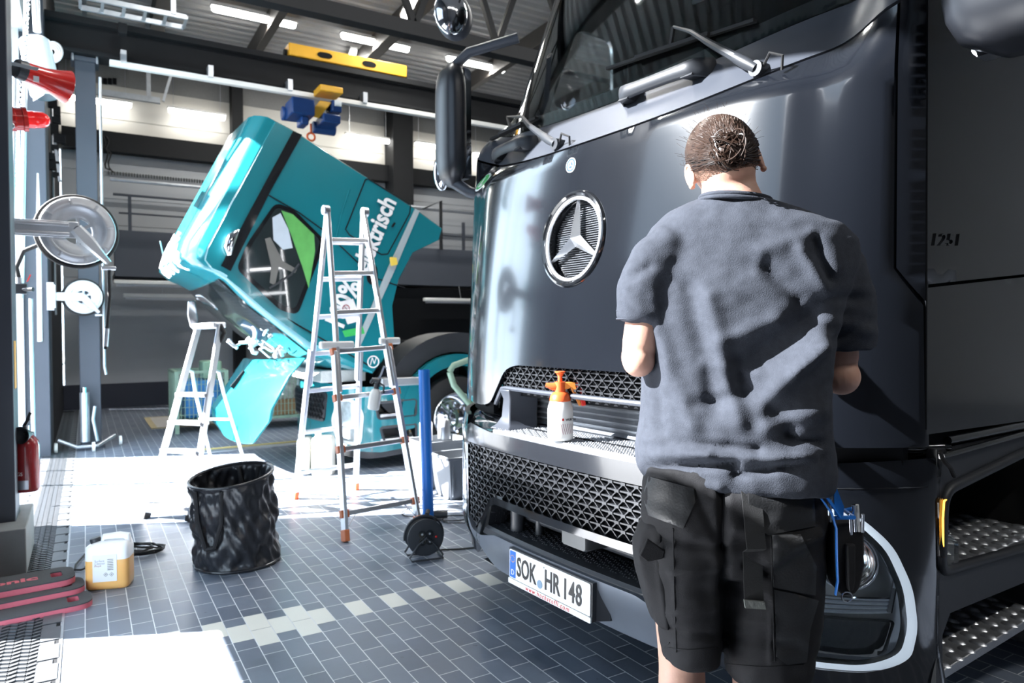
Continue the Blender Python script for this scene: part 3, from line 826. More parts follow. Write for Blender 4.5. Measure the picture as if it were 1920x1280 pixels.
# side: step housing behind the wheel-arch corner
st_a = roundpoly([(.515, .615, .05), (1.35, .56, .05), (1.35, .93, .05), (.53, .855, .06)], .05)
st_b = roundpoly([(.535, .20, .05), (1.35, .2, .05), (1.35, .47, .05), (.58, .475, .08), (.535, .42, .05)], .05)
for S, s in ((SS, -1), (SF, 1)):
    mb = MB(); patch(mb, [(.495, .25), (.535, .25), (.535, .42), (.585, .475), (1.35, .44), (1.35, .25), (2.1, .25), (2.1, .985), (.495, .985)] , S, .03, .05, [st_a], off=.0)
    mb.build('step_housing', M['plastic_black'], truck, smooth=50)
    mb = MB(); lineon(mb, [p for p in st_a] + [st_a[0]], S, .017, -.002, 8); mb.build('step_frame', M['plastic_black'], truck, smooth=60)
    for k, (zz) in enumerate((.60, .30)):
        mb = MB()
        q = -1.2 if s < 0 else 1.2
        i = -1 if s < 0 else 1
        P = [(q-i*.01, .56), (q-i*.01, 1.35), (q-i*.32, 1.35), (q-i*.32, .60), (q-i*.2, .55)]
        mb.loft([[TP(a, b, zz+h) for a, b in P] for h in (-.03, .0)])
        stp = mb.build('side_step', M['alu_tread'], truck, smooth=20, bevel=.004)
        mb = MB(); bb = .60; r = 0
        while bb < 1.32:
            aa = .03 + (.045 if r % 2 else 0)
            while aa < .30:
                c = TP(q-i*aa, bb, zz)
                ring0 = [c + TA*.028*cos(t_)+TB*.016*sin(t_) for t_ in [2*pi*k2/10 for k2 in range(10)]]
                ring1 = [c + (p_-c)*.7 + _z*.008 for p_ in ring0]
                mb.loft([ring0, ring1]); aa += .09
            bb += .042; r += 1
        mb.build('step_treads', M['alu'], stp, smooth=60, kind='stuff')
    mb = MB(); mb.add([TP((-1.2 if s < 0 else 1.2)-(-1 if s < 0 else 1)*.34, b, zz) for b, zz in ((.46, .2), (2.1, .2), (2.1, 1.0), (.46, 1.0))] + [TP((-1.2 if s < 0 else 1.2)-(-1 if s < 0 else 1)*.36, b, zz) for b, zz in ((.46, .2), (2.1, .2), (2.1, 1.0), (.46, 1.0))], [(0,1,2,3),(7,6,5,4),(0,4,5,1),(1,5,6,2),(2,6,7,3),(3,7,4,0)])
    mb.build('step_recess', M['plastic_black'], truck, smooth=0)
# turn signal lamp in the step frame (near side)
mb = MB(); patch(mb, roundpoly([(.50, .62, .02), (.62, .605, .02), (.62, .69, .02), (.56, .72, .02), (.525, .84, .02), (.49, .84, .02)], .02), SS, .03, .03, off=-.008)
ind = mb.build('side_indicator', M['glass'], truck, smooth=50, label='clear side lamp with glowing amber line')
mb = MB(); lineon(mb, [(.545, .838), (.515, .83), (.508, .78), (.510, .70), (.523, .635)], SS, .003, -.0115, 8)
mb.build('amber_light_line', mat('amber_light', (1, .5, .05), .4, emit=(1, .42, .05), estr=4), ind)
mb = MB(); patch(mb, [(.52, .70), (.545, .70), (.535, .81), (.515, .81)], SS, .01, .03, off=.0); mb.build('amber_reflector', mat('amber_plastic', (.22, .06, .02), .3), ind)
# dark trims between body and step housing
for S in (SS, SF):
    mb = MB(); lineon(mb, [(.56, 1.005), (2.1, 1.0)], S, .014, .0, 8); lineon(mb, [(.50, .965), (2.1, 1.0)], S, .010, -.01, 8); mb.build('sill_trim', M['gloss_black'], truck, smooth=60)
for s in (-1, 1):
    mb = MB(); lineon(mb, [(s*x, .985) for x in [.7+.05*k for k in range(11)]], SB, .012, .07, 8)
    mb.build('bumper_gap_trim', M['gloss_black'], truck, smooth=60)
mb = MB(); R = []
for k in range(15):
    a = -1.15+2.3*k/14; R.append([TP(a, hoodb(a, 1.0)+.05, .94), TP(a, hoodb(a, 1.0)+.05, 1.04), TP(a, hoodb(a, 1.0)+.08, 1.04), TP(a, hoodb(a, 1.0)+.08, .94)])
for s in (-1, 1):
    MB().loft([r for r in (R[:4] if s < 0 else R[-4:])]).build('gap_shade_strip', M['dark'], truck)  # near-black strip painted in as the shadow between hood and bumper
mb = MB(); mb.tube([SS(.47, .985, -.02), SS(.49, .955, -.02), SS(.53, .93, -.022), SS(.56, .90, -.02)], .006, 6); mb.build('door_cable', M['rubber'], truck)
# raised lettering on the door
tm = basis(SS(.445, 1.586, -.001), TB + _z*.06, _z)
text_mb('1251', .052, tm, .004, sx=1.75, shear=.22, space=1.1).build('model_lettering', M['paint_black'], truck, smooth=0)
mb = MB(); lineon(mb, [(.425, 2.3), (.428, 1.05)], SS, .004, .002, 5); mb.build('door_gap', M['dark'], truck)

# mirrors
def mirror(a, b, z0, z1, s, extra=True, wk=1.0):
    mb = MB(); R = []
    n = 14
    for k in range(n+1):
        t = k/n; zz = z0+(z1-z0)*t
        e = min(1, (1-abs(2*t-1)**6))**.5 if 0 < t < 1 else .25
        ring = []
        for q in range(20):
            an = 2*pi*q/20; cx = cos(an); cy = sin(an)
            ring.append(TP(a + .115*wk*e*(abs(cx)**.6)*(1 if cx > 0 else -1), b + (.075 if cy < 0 else .045)*wk*e*(abs(cy)**.7)*(1 if cy > 0 else -1) , zz))
        R.append(ring)
    mb.loft(R); mr = mb.build('side_mirror', M['mirror_shell'], truck, smooth=60)
    mb = MB()
    if extra: mb.tube([TP(a, b, z0+.03), TP(a-s*.10, b+.05, z0-.04), TP(a-s*.2, b+.12, z0-.08)], [.035, .032, .028], 10); mb.build('mirror_arm', M['plastic_grey'], mr)
    mb = MB(); mb.tube([TP(a, b, z1-.03), TP(a-s*.10, b+.05, z1+.04), TP(a-s*.3, b+.25, z1+.10)], .028, 10)
    mb.build('mirror_arm', M['plastic_grey'], mr)
    mb = MB(); mb.loft([[TP(a + dx*e, b+dy*e, zz) for dx, dy in ((-.09*wk, .03*wk), (-.09*wk, .07*wk), (.09*wk, .07*wk), (.09*wk, .03*wk))] for zz, e in ((z0+.04, .9), (z0+.06, 1), (z1-.06, 1), (z1-.04, .9))]); mb.build('mirror_glass', M['chrome'], mr)
    if extra:
        mb = MB(); mb.sphere(TP(a+.09, b-.02, z0+.10), .11, 14, 10, (.45, .5, 1.0)); mb.build('mirror_cap', M['chrome'], mr, label='small chrome convex mirror')
        mb = MB(); c = TP(a-.13, b-.06, z1+.20)
        mb.sphere(c, .13, 20, 12, (.85, .5, 1.0)); m2 = mb.build('front_mirror', M['plastic_grey'], mr)
        MB().sphere(c - TB*.03 - TA*.02, .125, 20, 12, (.8, .5, .93)).build('front_mirror_glass', M['chrome'], m2)
    return mr
mirror(1.30, .30, 2.16, 2.86, 1)
mirror(-1.45, .42, 2.06, 2.9, -1, False, 1.7)
# chassis and wheels behind the front
for s in (-1, 1):
    MB().tube([TP(s*1.15, 1.85, .50), TP(s*.85, 1.85, .50)], .50, 32).build('wheel', M['rubber'], truck)
MB().add([TP(a, b, zz) for zz in (.45, .95) for a, b in ((-.9, .34), (.9, .34), (.9, 6), (-.9, 6))], [(0,1,2,3),(7,6,5,4),(0,4,5,1),(1,5,6,2),(2,6,7,3),(3,7,4,0)]).build('chassis', M['dark'], truck)
# ================================================================== TEAL TRUCK WITH TILTED CAB
TY = 6.5
teal = thing('tilted_truck', 'teal electric truck with its cab tilted forward, standing behind the ladders', 'truck', (3.0, 7.6, 0))
def sp(px, py): 
    p = ony(px, py, TY); return V((p.x, p.z))
out_px = [(515,225),(470,309),(425,393),(388,463),(382,487),(395,503),(412,510),(429,520),(480,561),(535,604),(589,647),(645,674),(700,700),(724,670),(741,640),(737,574),(749,524),(776,473),(825,449),(831,428),(780,391),(705,342),(630,294),(554,245)]
prof2 = [sp(*p) for p in out_px]
roof_n = (sp(425,393)-sp(515,225)); roof_n = V((roof_n.y, -roof_n.x)).normalized()      # outwards from the roof
if roof_n.x > 0: roof_n = -roof_n
win_n = (sp(589,647)-sp(429,520)); win_n = V((win_n.y, -win_n.x)).normalized()
if win_n.y > 0: win_n = -win_n
cenp = sum(prof2, V((0,0)))/len(prof2)
def cabring(t, D=2.3):
    """t 0..1 across the cab"""
    e = 1-abs(2*t-1)
    r = min(1, e/.22)**.5*.17 + .05*e; w = min(1, e/.3)**.6*.10 + .05*e
    R = []
    for i, q in enumerate(prof2):
        o = V((0, 0))
        if i <= 6: o = roof_n*r*(1 if i < 4 else .9-.2*(i-4))
        if i in (4, 5, 6, 7): o = o + win_n*w*.5
        if i in (8, 9, 10, 11): o = win_n*w
        if i == 23: o = roof_n*r*.7
        p = q + o
        R.append(V((p.x, TY + D*t, p.y)))
    return R
mb = MB(); ts = [0, .012, .04, .08, .14, .22, .35, .5, .65, .78, .86, .92, .96, .988, 1]
rings = [cabring(t) for t in ts]
r0 = [V((cenp.x+(p.x-cenp.x)*.985, p.y, cenp.y+(p.z-cenp.y)*.985)) for p in rings[0]]
mb.loft([r0] + [[V((p.x, p.y+.02, p.z)) for p in rings[0]]] + rings[1:-1] + [[V((p.x, p.y-.02, p.z)) for p in rings[-1]], [V((cenp.x+(p.x-cenp.x)*.985, p.y, cenp.y+(p.z-cenp.y)*.985)) for p in rings[-1]]])
cab = mb.build('cab', M['teal'], teal, smooth=50)
def TS(x, z, off=0): return V((x, TY+off, z))
def tline(pts, r, m, name, par=cab, off=0.0, **k):
    mb = MB(); lineon(mb, [tuple(sp(*p)) for p in pts], TS, r, off); return mb.build(name, m, par, **k)
def tpoly(pts, off, th, m, name, par=cab, rad=0, holes=(), **k):
    mb = MB(); P = [tuple(sp(*p)) for p in pts]
    if rad: P = roundpoly(P, rad)
    patch(mb, P, TS, th, .15, holes, off); return mb.build(name, m, par, smooth=30, **k)
tpoly([(549,246),(566,253),(506,360),(432,508),(414,498),(470,392)], -.012, .02, M['gloss_black'], 'black_stripe')
winp = [(518,388),(545,398),(600,450),(592,478),(553,580),(528,572),(452,502),(470,462)]
tpoly([(516,380),(550,392),(608,450),(598,485),(558,590),(525,582),(443,504),(464,455)], -.008, .015, M['gloss_black'], 'window_frame', rad=.06)
tpoly(winp, -.013, .008, mat('dark_window_glass', (.02, .028, .03), .05, spec=.9), 'door_window', rad=.05)
tpoly([(527,395),(548,402),(588,440),(590,470),(578,540),(566,500),(545,440)], -.017, .005, mat('green_cloth', (.10, .38, .09), .6, var=.35, scale=9, bump=.4, bscale=12), 'green_cloth')
tpoly([(510,408),(525,400),(540,430),(548,465),(530,468),(512,450)], -.018, .004, mat('pale_seat_cover', (.50, .58, .66), .6), 'seat_cover')
tpoly([(496,448),(506,445),(530,490),(556,505),(552,512),(522,500),(515,535),(505,530),(508,500)], -.0185, .004, mat('seat_grey', (.14, .14, .13), .6), 'seat')
tline([(505,540),(525,528),(545,515),(560,495)], .010, M['plastic_black'], 'steering_wheel', off=-.02)
tline([(497,362),(560,398),(612,436),(700,520),(760,540)], .006, M['dark'], 'door_seam', off=-.001)
tline([(431,519),(500,575),(520,592),(528,592),(700,690)], .007, M['dark'], 'sill_seam', off=-.001)
tpoly([(428,508),(436,512),(502,570),(585,633),(580,642),(500,584),(425,520)], -.02, .02, M['teal'], 'pillar_flap')
tline([(685,337),(690,335),(770,384),(768,400),(727,476),(715,477),(655,440),(648,430),(685,337)], .006, M['dark'], 'locker_seam', off=-.001)
tline([(735,425),(740,418)], .010, M['dark'], 'locker_catch', off=-.006)
tline([(628,455),(640,400),(655,355)], .010, M['teal'], 'side_crease', off=-.0)
tpoly([(778,391),(786,396),(738,510),(672,655),(664,648),(728,500)], -.010, .015, mat('stripe_grey', (.36, .42, .44), .4), 'grey_stripe')
tpoly([(730,482),(742,483),(744,496),(732,499)], -.025, .02, mat('amber_lamp', (.85, .62, .10), .3), 'side_marker', rad=.01)
tpoly([(695,488),(706,500),(708,520),(698,536),(688,528),(685,505)], -.012, .015, M['gloss_black'], 'fuel_flap', rad=.03)
# lettering running up the side
td = (sp(722,372)-sp(622,618)); tn = td.normalized(); tu = V((-tn.y, tn.x))
def tmx(px, py, z=-.012):
    o = ony(px, py, TY+z); return basis((o.x, o.y, o.z), (tn.x, 0, tn.y), (tu.x, 0, tu.y))
s = 0.30
text_mb('elektrisch', .245, tmx(689,512), .002, bold=.007, sx=.80).build('side_lettering', M['white'], cab, smooth=0)
text_mb('100%', .26, tmx(640,622), .002, bold=.007, sx=.86).build('side_lettering', M['white'], cab, smooth=0)
nt = tpoly([(634,566),(660,560),(676,600),(650,608)], -.03, .003, M['white'], 'paper_notice')
gn = tpoly([(640,620),(678,612),(682,625),(645,632)], -.03, .003, M['green'], 'green_label')
mb = MB(); c = ony(649, 578, TY-.034); mb.torus(c, (0,1,0), .032, .004, 24, 6); mb.bar(c+V((-.022,0,.022)), c+V((.022,0,-.022)), .005, .004); mb.build('no_entry_symbol', M['red_dark'], nt)
mb = MB(); c = ony(700, 678, TY-.006); mb.torus(c, (0,1,0), .055, .006, 24, 6); mb.bar(c+V((-.03,0,-.03)), c+V((-.01,0,.04)), .009, .006); mb.bar(c+V((-.01,0,.04)), c+V((.01,0,-.02)), .009, .006);mb.bar(c+V((.01,0,-.02)), c+V((.03,0,.04)), .009, .006); mb.build('round_mark', M['white'], cab)
# front lamp strip, marker light, wiper, visor, white script on the roof front
mb = MB(); q0, q1 = sp(385,455), sp(515,215)
c0 = ony(430, 478, TY-.06); c1 = ony(446, 432, TY-.05); mb.tube([c0, c0.lerp(c1,.3)+V((-.03,-.02,0)), c0.lerp(c1,.7)+V((-.03,-.02,0)), c1], [.02,.045,.045,.02], 10); mb.build('door_mirror_cap', M['chrome'], cab, smooth=60)
# windscreen : proud of the body between the pillars
mb = MB(); R = []
for k in range(11):
    t = .06+.88*k/10; rg = cabring(t); P = []
    for i in (8, 9, 10): pass
    a = rg[6].lerp(rg[7], .7); seq = [a, rg[8], rg[9], rg[10], rg[10].lerp(rg[11], .35)]
    P = [p + V((win_n.x, 0, win_n.y))*.012 for p in seq] + [p - V((win_n.x, 0, win_n.y))*.01 for p in reversed(seq)]
    R.append(P)
mb.loft(R); mb.build('windscreen', mat('windscreen_reflective', (.03, .038, .04), .04, .25, coat=1, spec=1), cab, smooth=50)
# roof script and marker light: projected onto the front curve of the roof
rgm = lambda t, u: None
def roofpt(t, k):
    rg = cabring(t); i = int(k); f = k-i
    return rg[i].lerp(rg[min(i+1, len(rg)-1)], f)
def script(pts, r, name, m):
    mb = MB(); mb.tube([roofpt(t, k) + V((roof_n.x, 0, roof_n.y))*.006 for t, k in pts], r, 6, flat=1); return mb
mb = MB()
def rs(pts, r=.016): mb.tube([roofpt(t, k)+V((roof_n.x, 0, roof_n.y))*.004 for t, k in pts], r, 6)
t0 = .80
for j, (dt) in enumerate((0, .12, .24, .36)):
    b = .30+dt
    rs([(b, 2.8), (b+.04, 3.1), (b+.07, 3.7), (b+.04, 4.3), (b, 4.6), (b-.03, 4.0), (b, 3.4)], .011)
    rs([(b+.07, 2.6), (b+.08, 3.3), (b+.06, 4.4), (b+.02, 5.0)], .009)
rs([(.26, 3.0), (.24, 3.8), (.20, 4.6), (.14, 5.2)], .012)
mb.build('roof_lettering', M['white'], cab, smooth=60)
mb = MB(); c = roofpt(.12, 4.0)+V((roof_n.x, 0, roof_n.y))*.0; mb.sphere(c, .06, 14, 8, (.6, 1, 1.0)); mb.build('marker_light', M['white_plastic'], cab)
mb = MB(); mb.tube([roofpt(.85, 3.0), ony(300, 452, 8.3)], .006, 6); mb.build('antenna', M['steel'], cab)
mb = MB(); a = ony(355, 575, 8.9); mb.loft([[ony(*p, y) for p in ((352,565),(366,562),(372,600),(366,622),(356,612),(351,590))] for y in (8.85, 8.98)]); mb.build('door_mirror', M['chrome'], cab, bevel=.01)
# machinery under the cab front
rnd = random.Random(3)
mb = MB()
for k in range(26):
    a = ony(440+rnd.random()*120, 618+rnd.random()*45, 6.7+rnd.random()*1.5); b = a+V((rnd.uniform(-.2,.25), rnd.uniform(-.3,.3), rnd.uniform(-.12,.12)))
    mb.tube([a, a.lerp(b,.5)+V((0,0,rnd.uniform(-.05,.05))), b], rnd.choice((.012,.018,.025)), 6)
mb.build('linkage', M['steel'], teal, kind='stuff')
mb = MB()
for k in range(30):
    a = ony(560+rnd.random()*320, 655+rnd.random()*45, 6.9+rnd.random()*1.0); b = a+V((rnd.uniform(-.3,.35), rnd.uniform(-.2,.3), rnd.uniform(-.1,.1)))
    mb.tube([a, a.lerp(b,.5)+V((0,0,rnd.uniform(-.08,.08))), b], rnd.choice((.015,.02,.035)), 6)
mb.build('hoses', M['rubber'], teal, kind='stuff')
# open service flap
fa = [ony(*p, 6.75) for p in ((572,670),(541,705),(507,768),(503,790),(472,832))]
fb = [ony(*p, 8.55) for p in ((456,672),(430,712),(396,762),(398,790),(418,808))]
mb = MB(); R = []
for k in range(11):
    t = k/10; bul = .06*sin(pi*t)**.6
    top = [a.lerp(b, t) + V((-bul, 0, -bul*.4)) for a, b in zip(fa, fb)]
    low = [p + V((.035, 0, .012)) for p in reversed(top)]
    R.append(top+low)
mb.loft(R); flap = mb.build('service_flap', M['teal'], teal, smooth=50, bevel=.006)
mb = MB(); mb.loft([[ony(*p, 8.0)+V((-.075,d,-.02)) for p in ((446,720),(470,690),(474,693),(452,726))] for d in (0,.02)]); mb.build('flap_slot', M['dark'], flap)
# lower front and side
XF, XR_, RC = 2.12, 3.6, .42
def wrap(s, z, off=0):
    """s = 0 at x = XF+RC on the side, negative to the rear, positive round the corner and across the front"""
    q = pi/2*RC
    if s < 0: return V((XF+RC-s, TY+off, z))
    if s < q:
        a = s/RC; c = V((XF+RC, TY+RC, 0)); return c + V((-sin(a)*(RC-off), -cos(a)*(RC-off), z))
    y = TY+RC+(s-q); e = (y-(TY+1.15))/.75
    return V((XF+off-.10*(1-min(1, e*e)), y, z))
FRW = pi/2*RC+1.46
def WZ(px, py): p = ony(px, py, TY); return XF+RC-p.x, p.z
zt = .78
bodyp = [(-.30, .20), (.1, .16), (1.0, .22), (FRW, .22), (FRW, .80), (.9, .82), (.3, .80), (-.02, .80), (-.38, .80), (-.30, .20)][:-1]
op1 = roundpoly([(-.27, .50), (.12, .49), (.14, .64), (-.27, .66)], .03)
op2 = roundpoly([(-.27, .26), (.06, .25), (.10, .40), (-.27, .41)], .03)
hlp = roundpoly([(.30, .24), (.62, .27), (.70, .45), (.60, .66), (.38, .68), (.27, .55)], .06)
mb = MB(); patch(mb, bodyp, wrap, .03, .07, [op1, op2, hlp]); lb = mb.build('lower_body', M['teal'], teal, smooth=50)
for i, op in enumerate((op1, op2)):
    mb = MB(); patch(mb, op, wrap, .01, .1, off=.18); mb.build('step_recess', M['plastic_black'], teal)
    mb = MB(); lineon(mb, op+[op[0]], wrap, .014, .0); mb.build('step_frame', M['plastic_black'], teal)
    z_ = (.53, .29)[i]; mb = MB(); mb.box((2.44, TY+.0, z_-.03), (2.78, TY+.17, z_)); mb.build('step', M['alu'], teal, bevel=.005)
mb = MB(); patch(mb, hlp, wrap, .01, .06, off=.03); mb.build('headlight', mat('headlight_clear', (.55, .60, .64), .15, .5, var=.6, scale=18), teal, smooth=50)
mb = MB(); lineon(mb, hlp+[hlp[0]], wrap, .018, .0); mb.build('headlight_rim', M['white_plastic'], teal)
mb = MB(); patch(mb, roundpoly([(.85, .42), (FRW-.2, .42), (FRW-.1, .72), (.78, .72)], .05), wrap, .02, .1, off=-.012); gr2 = mb.build('front_grille', M['plastic_black'], teal)
tri_mesh([(.88, .45), (FRW-.25, .45), (FRW-.15, .70), (.82, .70)], wrap, .05, .08, -.02, .008, .012, 'grille_mesh', teal)
mb = MB(); patch(mb, [(-.34, .14), (.2, .10), (1.1, .15), (FRW, .15), (FRW, .22), (1.0, .22), (.1, .17), (-.31, .20)], wrap, .03, .08, off=.01); mb.build('under_lip', M['plastic_black'], teal)
MB().box((2.45, TY-.02, .80), (2.95, TY+.2, .88)).build('upper_step', M['alu_tread'], teal, bevel=.01)
MB().box((1.95, TY+.3, .84), (2.40, TY+1.6, .96)).build('engine_cover_step', mat('perforated_pale_metal', (.55, .57, .56), .5, .2, bump=.6, bscale=60), teal, bevel=.01)
# wheel, arch, fender
wc = ony(857, 789, TY+.03)
wr = .44
mb = MB(); Fy = Matrix.Translation((wc.x, TY+.02, wr)) @ frame((0, -1, 0), (0, 0, 1)).to_4x4()
mb.lathe([(.25, -.28), (.42, -.28), (.44, -.24), (.44, -.03), (.425, 0), (.38, .012), (.29, .008), (.25, -.02)], 48, Fy, caps=False)
wh = mb.build('front_wheel', M['rubber'], teal, smooth=40)
mb = MB(); mb.lathe([(.255, -.25), (.25, .005), (.262, .012), (.268, .004), (.24, -.02), (.225, -.10), (.16, -.06), (.10, -.03), (.095, .03), (.05, .05), (0, .05)], 40, Fy, caps=False)
for k in range(10):
    an = 2*pi*k/10; mb.lathe([(0, -.02), (.016, -.02), (.014, .02), (0, .02)], 8, Fy @ Matrix.Translation((cos(an)*.145, sin(an)*.145, -.03)))
mb.build('wheel_rim', M['chrome'], wh, smooth=40)
mb = MB()
for R0, R1, zz, m_ in ((.50, .62, -.0, 'teal'),):
    pts = []; P = []
    for k in range(21):
        an = radians(192 - 200*k/20); P.append((wc.x-.0+cos(an)*R1*1.02, wr+.04+sin(an)*R1*1.0))
    Q = [(wc.x+cos(radians(192-200*k/20))*R0, wr+.04+sin(radians(192-200*k/20))*R0) for k in range(20, -1, -1)]
    patch(mb, P+Q, TS, .35, .1, off=-.01)
mb.build('wheel_arch', M['teal'], teal, smooth=50)
mb = MB(); P = []; 
for k in range(21): an = radians(175-170*k/20); P.append((wc.x+.05+cos(an)*.86, wr+.10+sin(an)*.78))
Q = [(wc.x+cos(radians(188-190*k/20))*.63, wr+.06+sin(radians(188-190*k/20))*.62) for k in range(20, -1, -1)]
patch(mb, P+Q, TS, .5, .1, off=.06); mb.build('rear_fender', M['plastic_black'], teal, smooth=50)
MB().add([V((x, y, z)) for z in (.35, .95) for x, y in ((2.5, TY+.45), (9, TY+.45), (9, TY+1.9), (2.5, TY+1.9))], [(0,3,2,1),(4,5,6,7),(0,1,5,4),(1,2,6,5),(2,3,7,6),(3,0,4,7)]).build('chassis', M['dark'], teal, bevel=.03)
MB().add([V((x, y, z)) for z in (.62, .98) for x, y in ((2.95, TY+.18), (3.4, TY+.18), (3.4, TY+1), (2.95, TY+1))], [(0,3,2,1),(4,5,6,7),(0,1,5,4),(1,2,6,5),(2,3,7,6),(3,0,4,7)]).build('engine_block', M['black_steel'], teal, bevel=.04)
# cab hinge prop: two dark struts carrying the tilted cab
for d in (.5, 1.8):
    MB().tube([V((2.35, TY+d, .7)), V((2.2, TY+d, 1.25))], .05, 10).build('tilt_strut', M['black_steel'], teal)

# green axle stand beside the wheel
js = thing('axle_stand', 'pale green steel support stand in front of the teal truck wheel', 'stand', (3.75, 6.25, 0))
j0 = ony(845, 690, 6.15)
mb = MB(); mb.tube([ony(843,697,6.15), ony(851,722,6.15), ony(880,757,6.15), ony(884,760,6.15)], .03, 10); mb.tube([ony(843,697,6.15), ony(850,685,6.15), ony(905,665,6.15)], .03, 10)
mb.build('bent_tube', M['sage'], js)
a = ony(893,740,6.18)
MB().box((a.x-.07, 6.1, .06), (a.x+.06, 6.2, 1.2)).build('upright', M['sage'], js, bevel=.005)
MB().box((a.x-.22, 6.0, 0), (a.x+.3, 6.32, .06)).build('base', M['sage'], js, bevel=.005)
MB().box((a.x+.08, 6.08, .62), (a.x+.13, 6.12, .78)).build('yellow_grip', M['yellow'], js, bevel=.005)

# ================================================================== BACKGROUND
def boxthing(a, b, name, m, label, cat, group=None, bevel=.004, kind=None):
    return MB().box(a, b).build(name, M[m] if isinstance(m, str) else m, label=label, cat=cat, group=group, bevel=bevel, kind=kind)
# black columns and beams of the far wall
MB().box((2.42, YF-.28, .0), (2.62, YF-.02, 6.6)).build('trim_2', M['black_steel'], kind='structure', smooth=0)
MB().box((5.55, YF-.5, .0), (6.0, YF-.02, 6.6)).build('trim_3', M['black_steel'], kind='structure', smooth=0)
MB().box((-.3, YF-.25, 4.50), (14, YF-.02, 4.84)).build('trim_4', M['black_steel'], kind='structure', smooth=0)
# gangway with railing
gw = thing('gangway', 'dark grey gangway with a tube railing along the far wall', 'walkway', (4, 13.6, 2.2))
MB().box((.42, 13.3, 2.26), (13, 13.42, 3.03)).build('side_panel', M['column'], gw, bevel=.01)
MB().box((.42, 13.42, 2.24), (13, 14.2, 2.32)).build('deck', M['black_steel'], gw)
mb = MB(); mb.tube([V((.42, 13.36, 3.62)), V((5.6, 13.36, 3.62))], .022, 8); mb.build('top_rail', M['column'], gw)
mb = MB(); mb.tube([V((.5, 13.36, 3.32)), V((12, 13.36, 3.32))], .016, 8); mb.build('middle_rail', M['column'], gw)
for x in (.66, 2.2, 3.8, 6.9, 8.4):
    MB().box((x-.025, 13.33, 2.85), (x+.025, 13.39, 3.62)).build('rail_post', M['column'], gw)
mb = MB(); mb.tube([V((6.3, 13.2, 3.0)), V((6.3, 13.2, 4.0)), V((5.9, 13.2, 3.8))], .04, 4); mb.build('gate_frame', M['black_steel'], gw)
mb = MB(); mb.tube([V((.4, 14.0, 3.98)), V((5.3, 14.0, 3.98))], .03, 8); mb.build('cable_tray', M['steel'], label='thin metal cable tray running above the gangway railing', cat='cable tray')
mb = MB(); mb.tube([V((5.9, 13.9, 3.95)), V((9, 13.9, 3.95))], .045, 8); mb.build('spiral_duct', M['steel'], label='galvanised pipe running to the right below the black wall beam', cat='pipe')
# light fittings under the gangway (switched off)
for i, (x0, x1, y, z, lab) in enumerate([(.40, 2.2, 13.2, 2.13, 'long unlit light fitting hung directly under the gangway, left of the teal cab'), (.55, 1.75, 13.6, 1.93, 'shorter unlit light fitting lowest on the left, below another under the gangway'), (5.9, 7.6, 13.2, 1.93, 'unlit light fitting under the gangway beside the black truck')]):
    t = thing('light_fitting', lab, 'lamp', ((x0+x1)/2, y, z), group='unlit light fittings under the gangway')
    MB().box((x0, y-.06, z), (x1, y+.06, z+.07)).build('housing', M['white_plastic'], t, bevel=.015)
    mb = MB(); mb.tube([V((x0+.04, y, z-.01)), V((x1-.04, y, z-.01))], .028, 8); mb.build('diffuser', M['alu'], t)
    mb = MB(); mb.tube([V(((x0+x1)/2, y, z+.05)), V(((x0+x1)/2, y+(.10 if y < 13.4 else .02), 2.262 if y < 13.4 else 2.235))], .006, 6); mb.build('hanger', M['steel'], t)
# dark shop fittings behind the teal truck
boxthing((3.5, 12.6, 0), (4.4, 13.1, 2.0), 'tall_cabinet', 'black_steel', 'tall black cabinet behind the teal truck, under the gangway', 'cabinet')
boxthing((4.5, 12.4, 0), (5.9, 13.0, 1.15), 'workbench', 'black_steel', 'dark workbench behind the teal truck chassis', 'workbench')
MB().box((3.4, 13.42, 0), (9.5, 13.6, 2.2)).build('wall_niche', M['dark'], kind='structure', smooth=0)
mb = MB(); c = ony(805, 640, 9.3); mb.lathe([(.05, 0), (.055, .01), (.055, .17), (.035, .21), (.018, .22), (.018, .25), (0, .25)], 14, Matrix.Translation((c.x, c.y, 0.984)))
bt = mb.build('cleaner_bottle', M['white_plastic'], label='small white bottle with red cap standing on the truck chassis', cat='bottle')
MB().lathe([(.02, 0), (.02, .03), (0, .035)], 10, Matrix.Translation((c.x, c.y, 1.22))).build('cap', M['red'], bt)
boxthing((c.x-.12, c.y-.1, .955), (c.x+.16, c.y+.12, .98), 'chassis_shelf', 'steel', 'small metal plate under the white bottle on the chassis', 'plate')
bpy.data.objects['chassis_shelf'].parent = teal; bpy.data.objects['chassis_shelf'].matrix_parent_inverse = WM[teal.name].inverted()
for k in ('label', 'category'): del bpy.data.objects['chassis_shelf'][k]

# ceiling beams (purlins along y), truss along x
for i, x in enumerate((-1.0, .95, 2.55, 4.3, 6.6, 9.0)):
    MB().box((x, 1.5, ZC-.36), (x+(.2 if i % 2 else .13), YF, ZC-.07)).build('trim_%d' % (10+i), mat('brown_steel_%d' % i, (.05, .045, .042), .5) if i == 0 else bpy.data.materials['brown_steel_0'], kind='structure', smooth=0)
tr = thing('roof_truss', 'black steel lattice truss under the roof at the top of the picture', 'truss', (5, 7.6, 4.8))
MB().box((1.0, 7.5, 4.72), (12, 7.66, 4.88)).build('bottom_chord', M['black_steel'], tr)
MB().box((1.0, 7.5, 6.25), (12, 7.66, 6.41)).build('top_chord', M['black_steel'], tr)
x = 1.1
while x < 9:
    MB().bar((x, 7.58, 4.85), (x+.55, 7.58, 6.3), .07, .07).build('brace', M['black_steel'], tr)
    MB().bar((x+.55, 7.58, 6.3), (x+1.1, 7.58, 4.85), .07, .07).build('brace', M['black_steel'], tr)
    x += 1.1
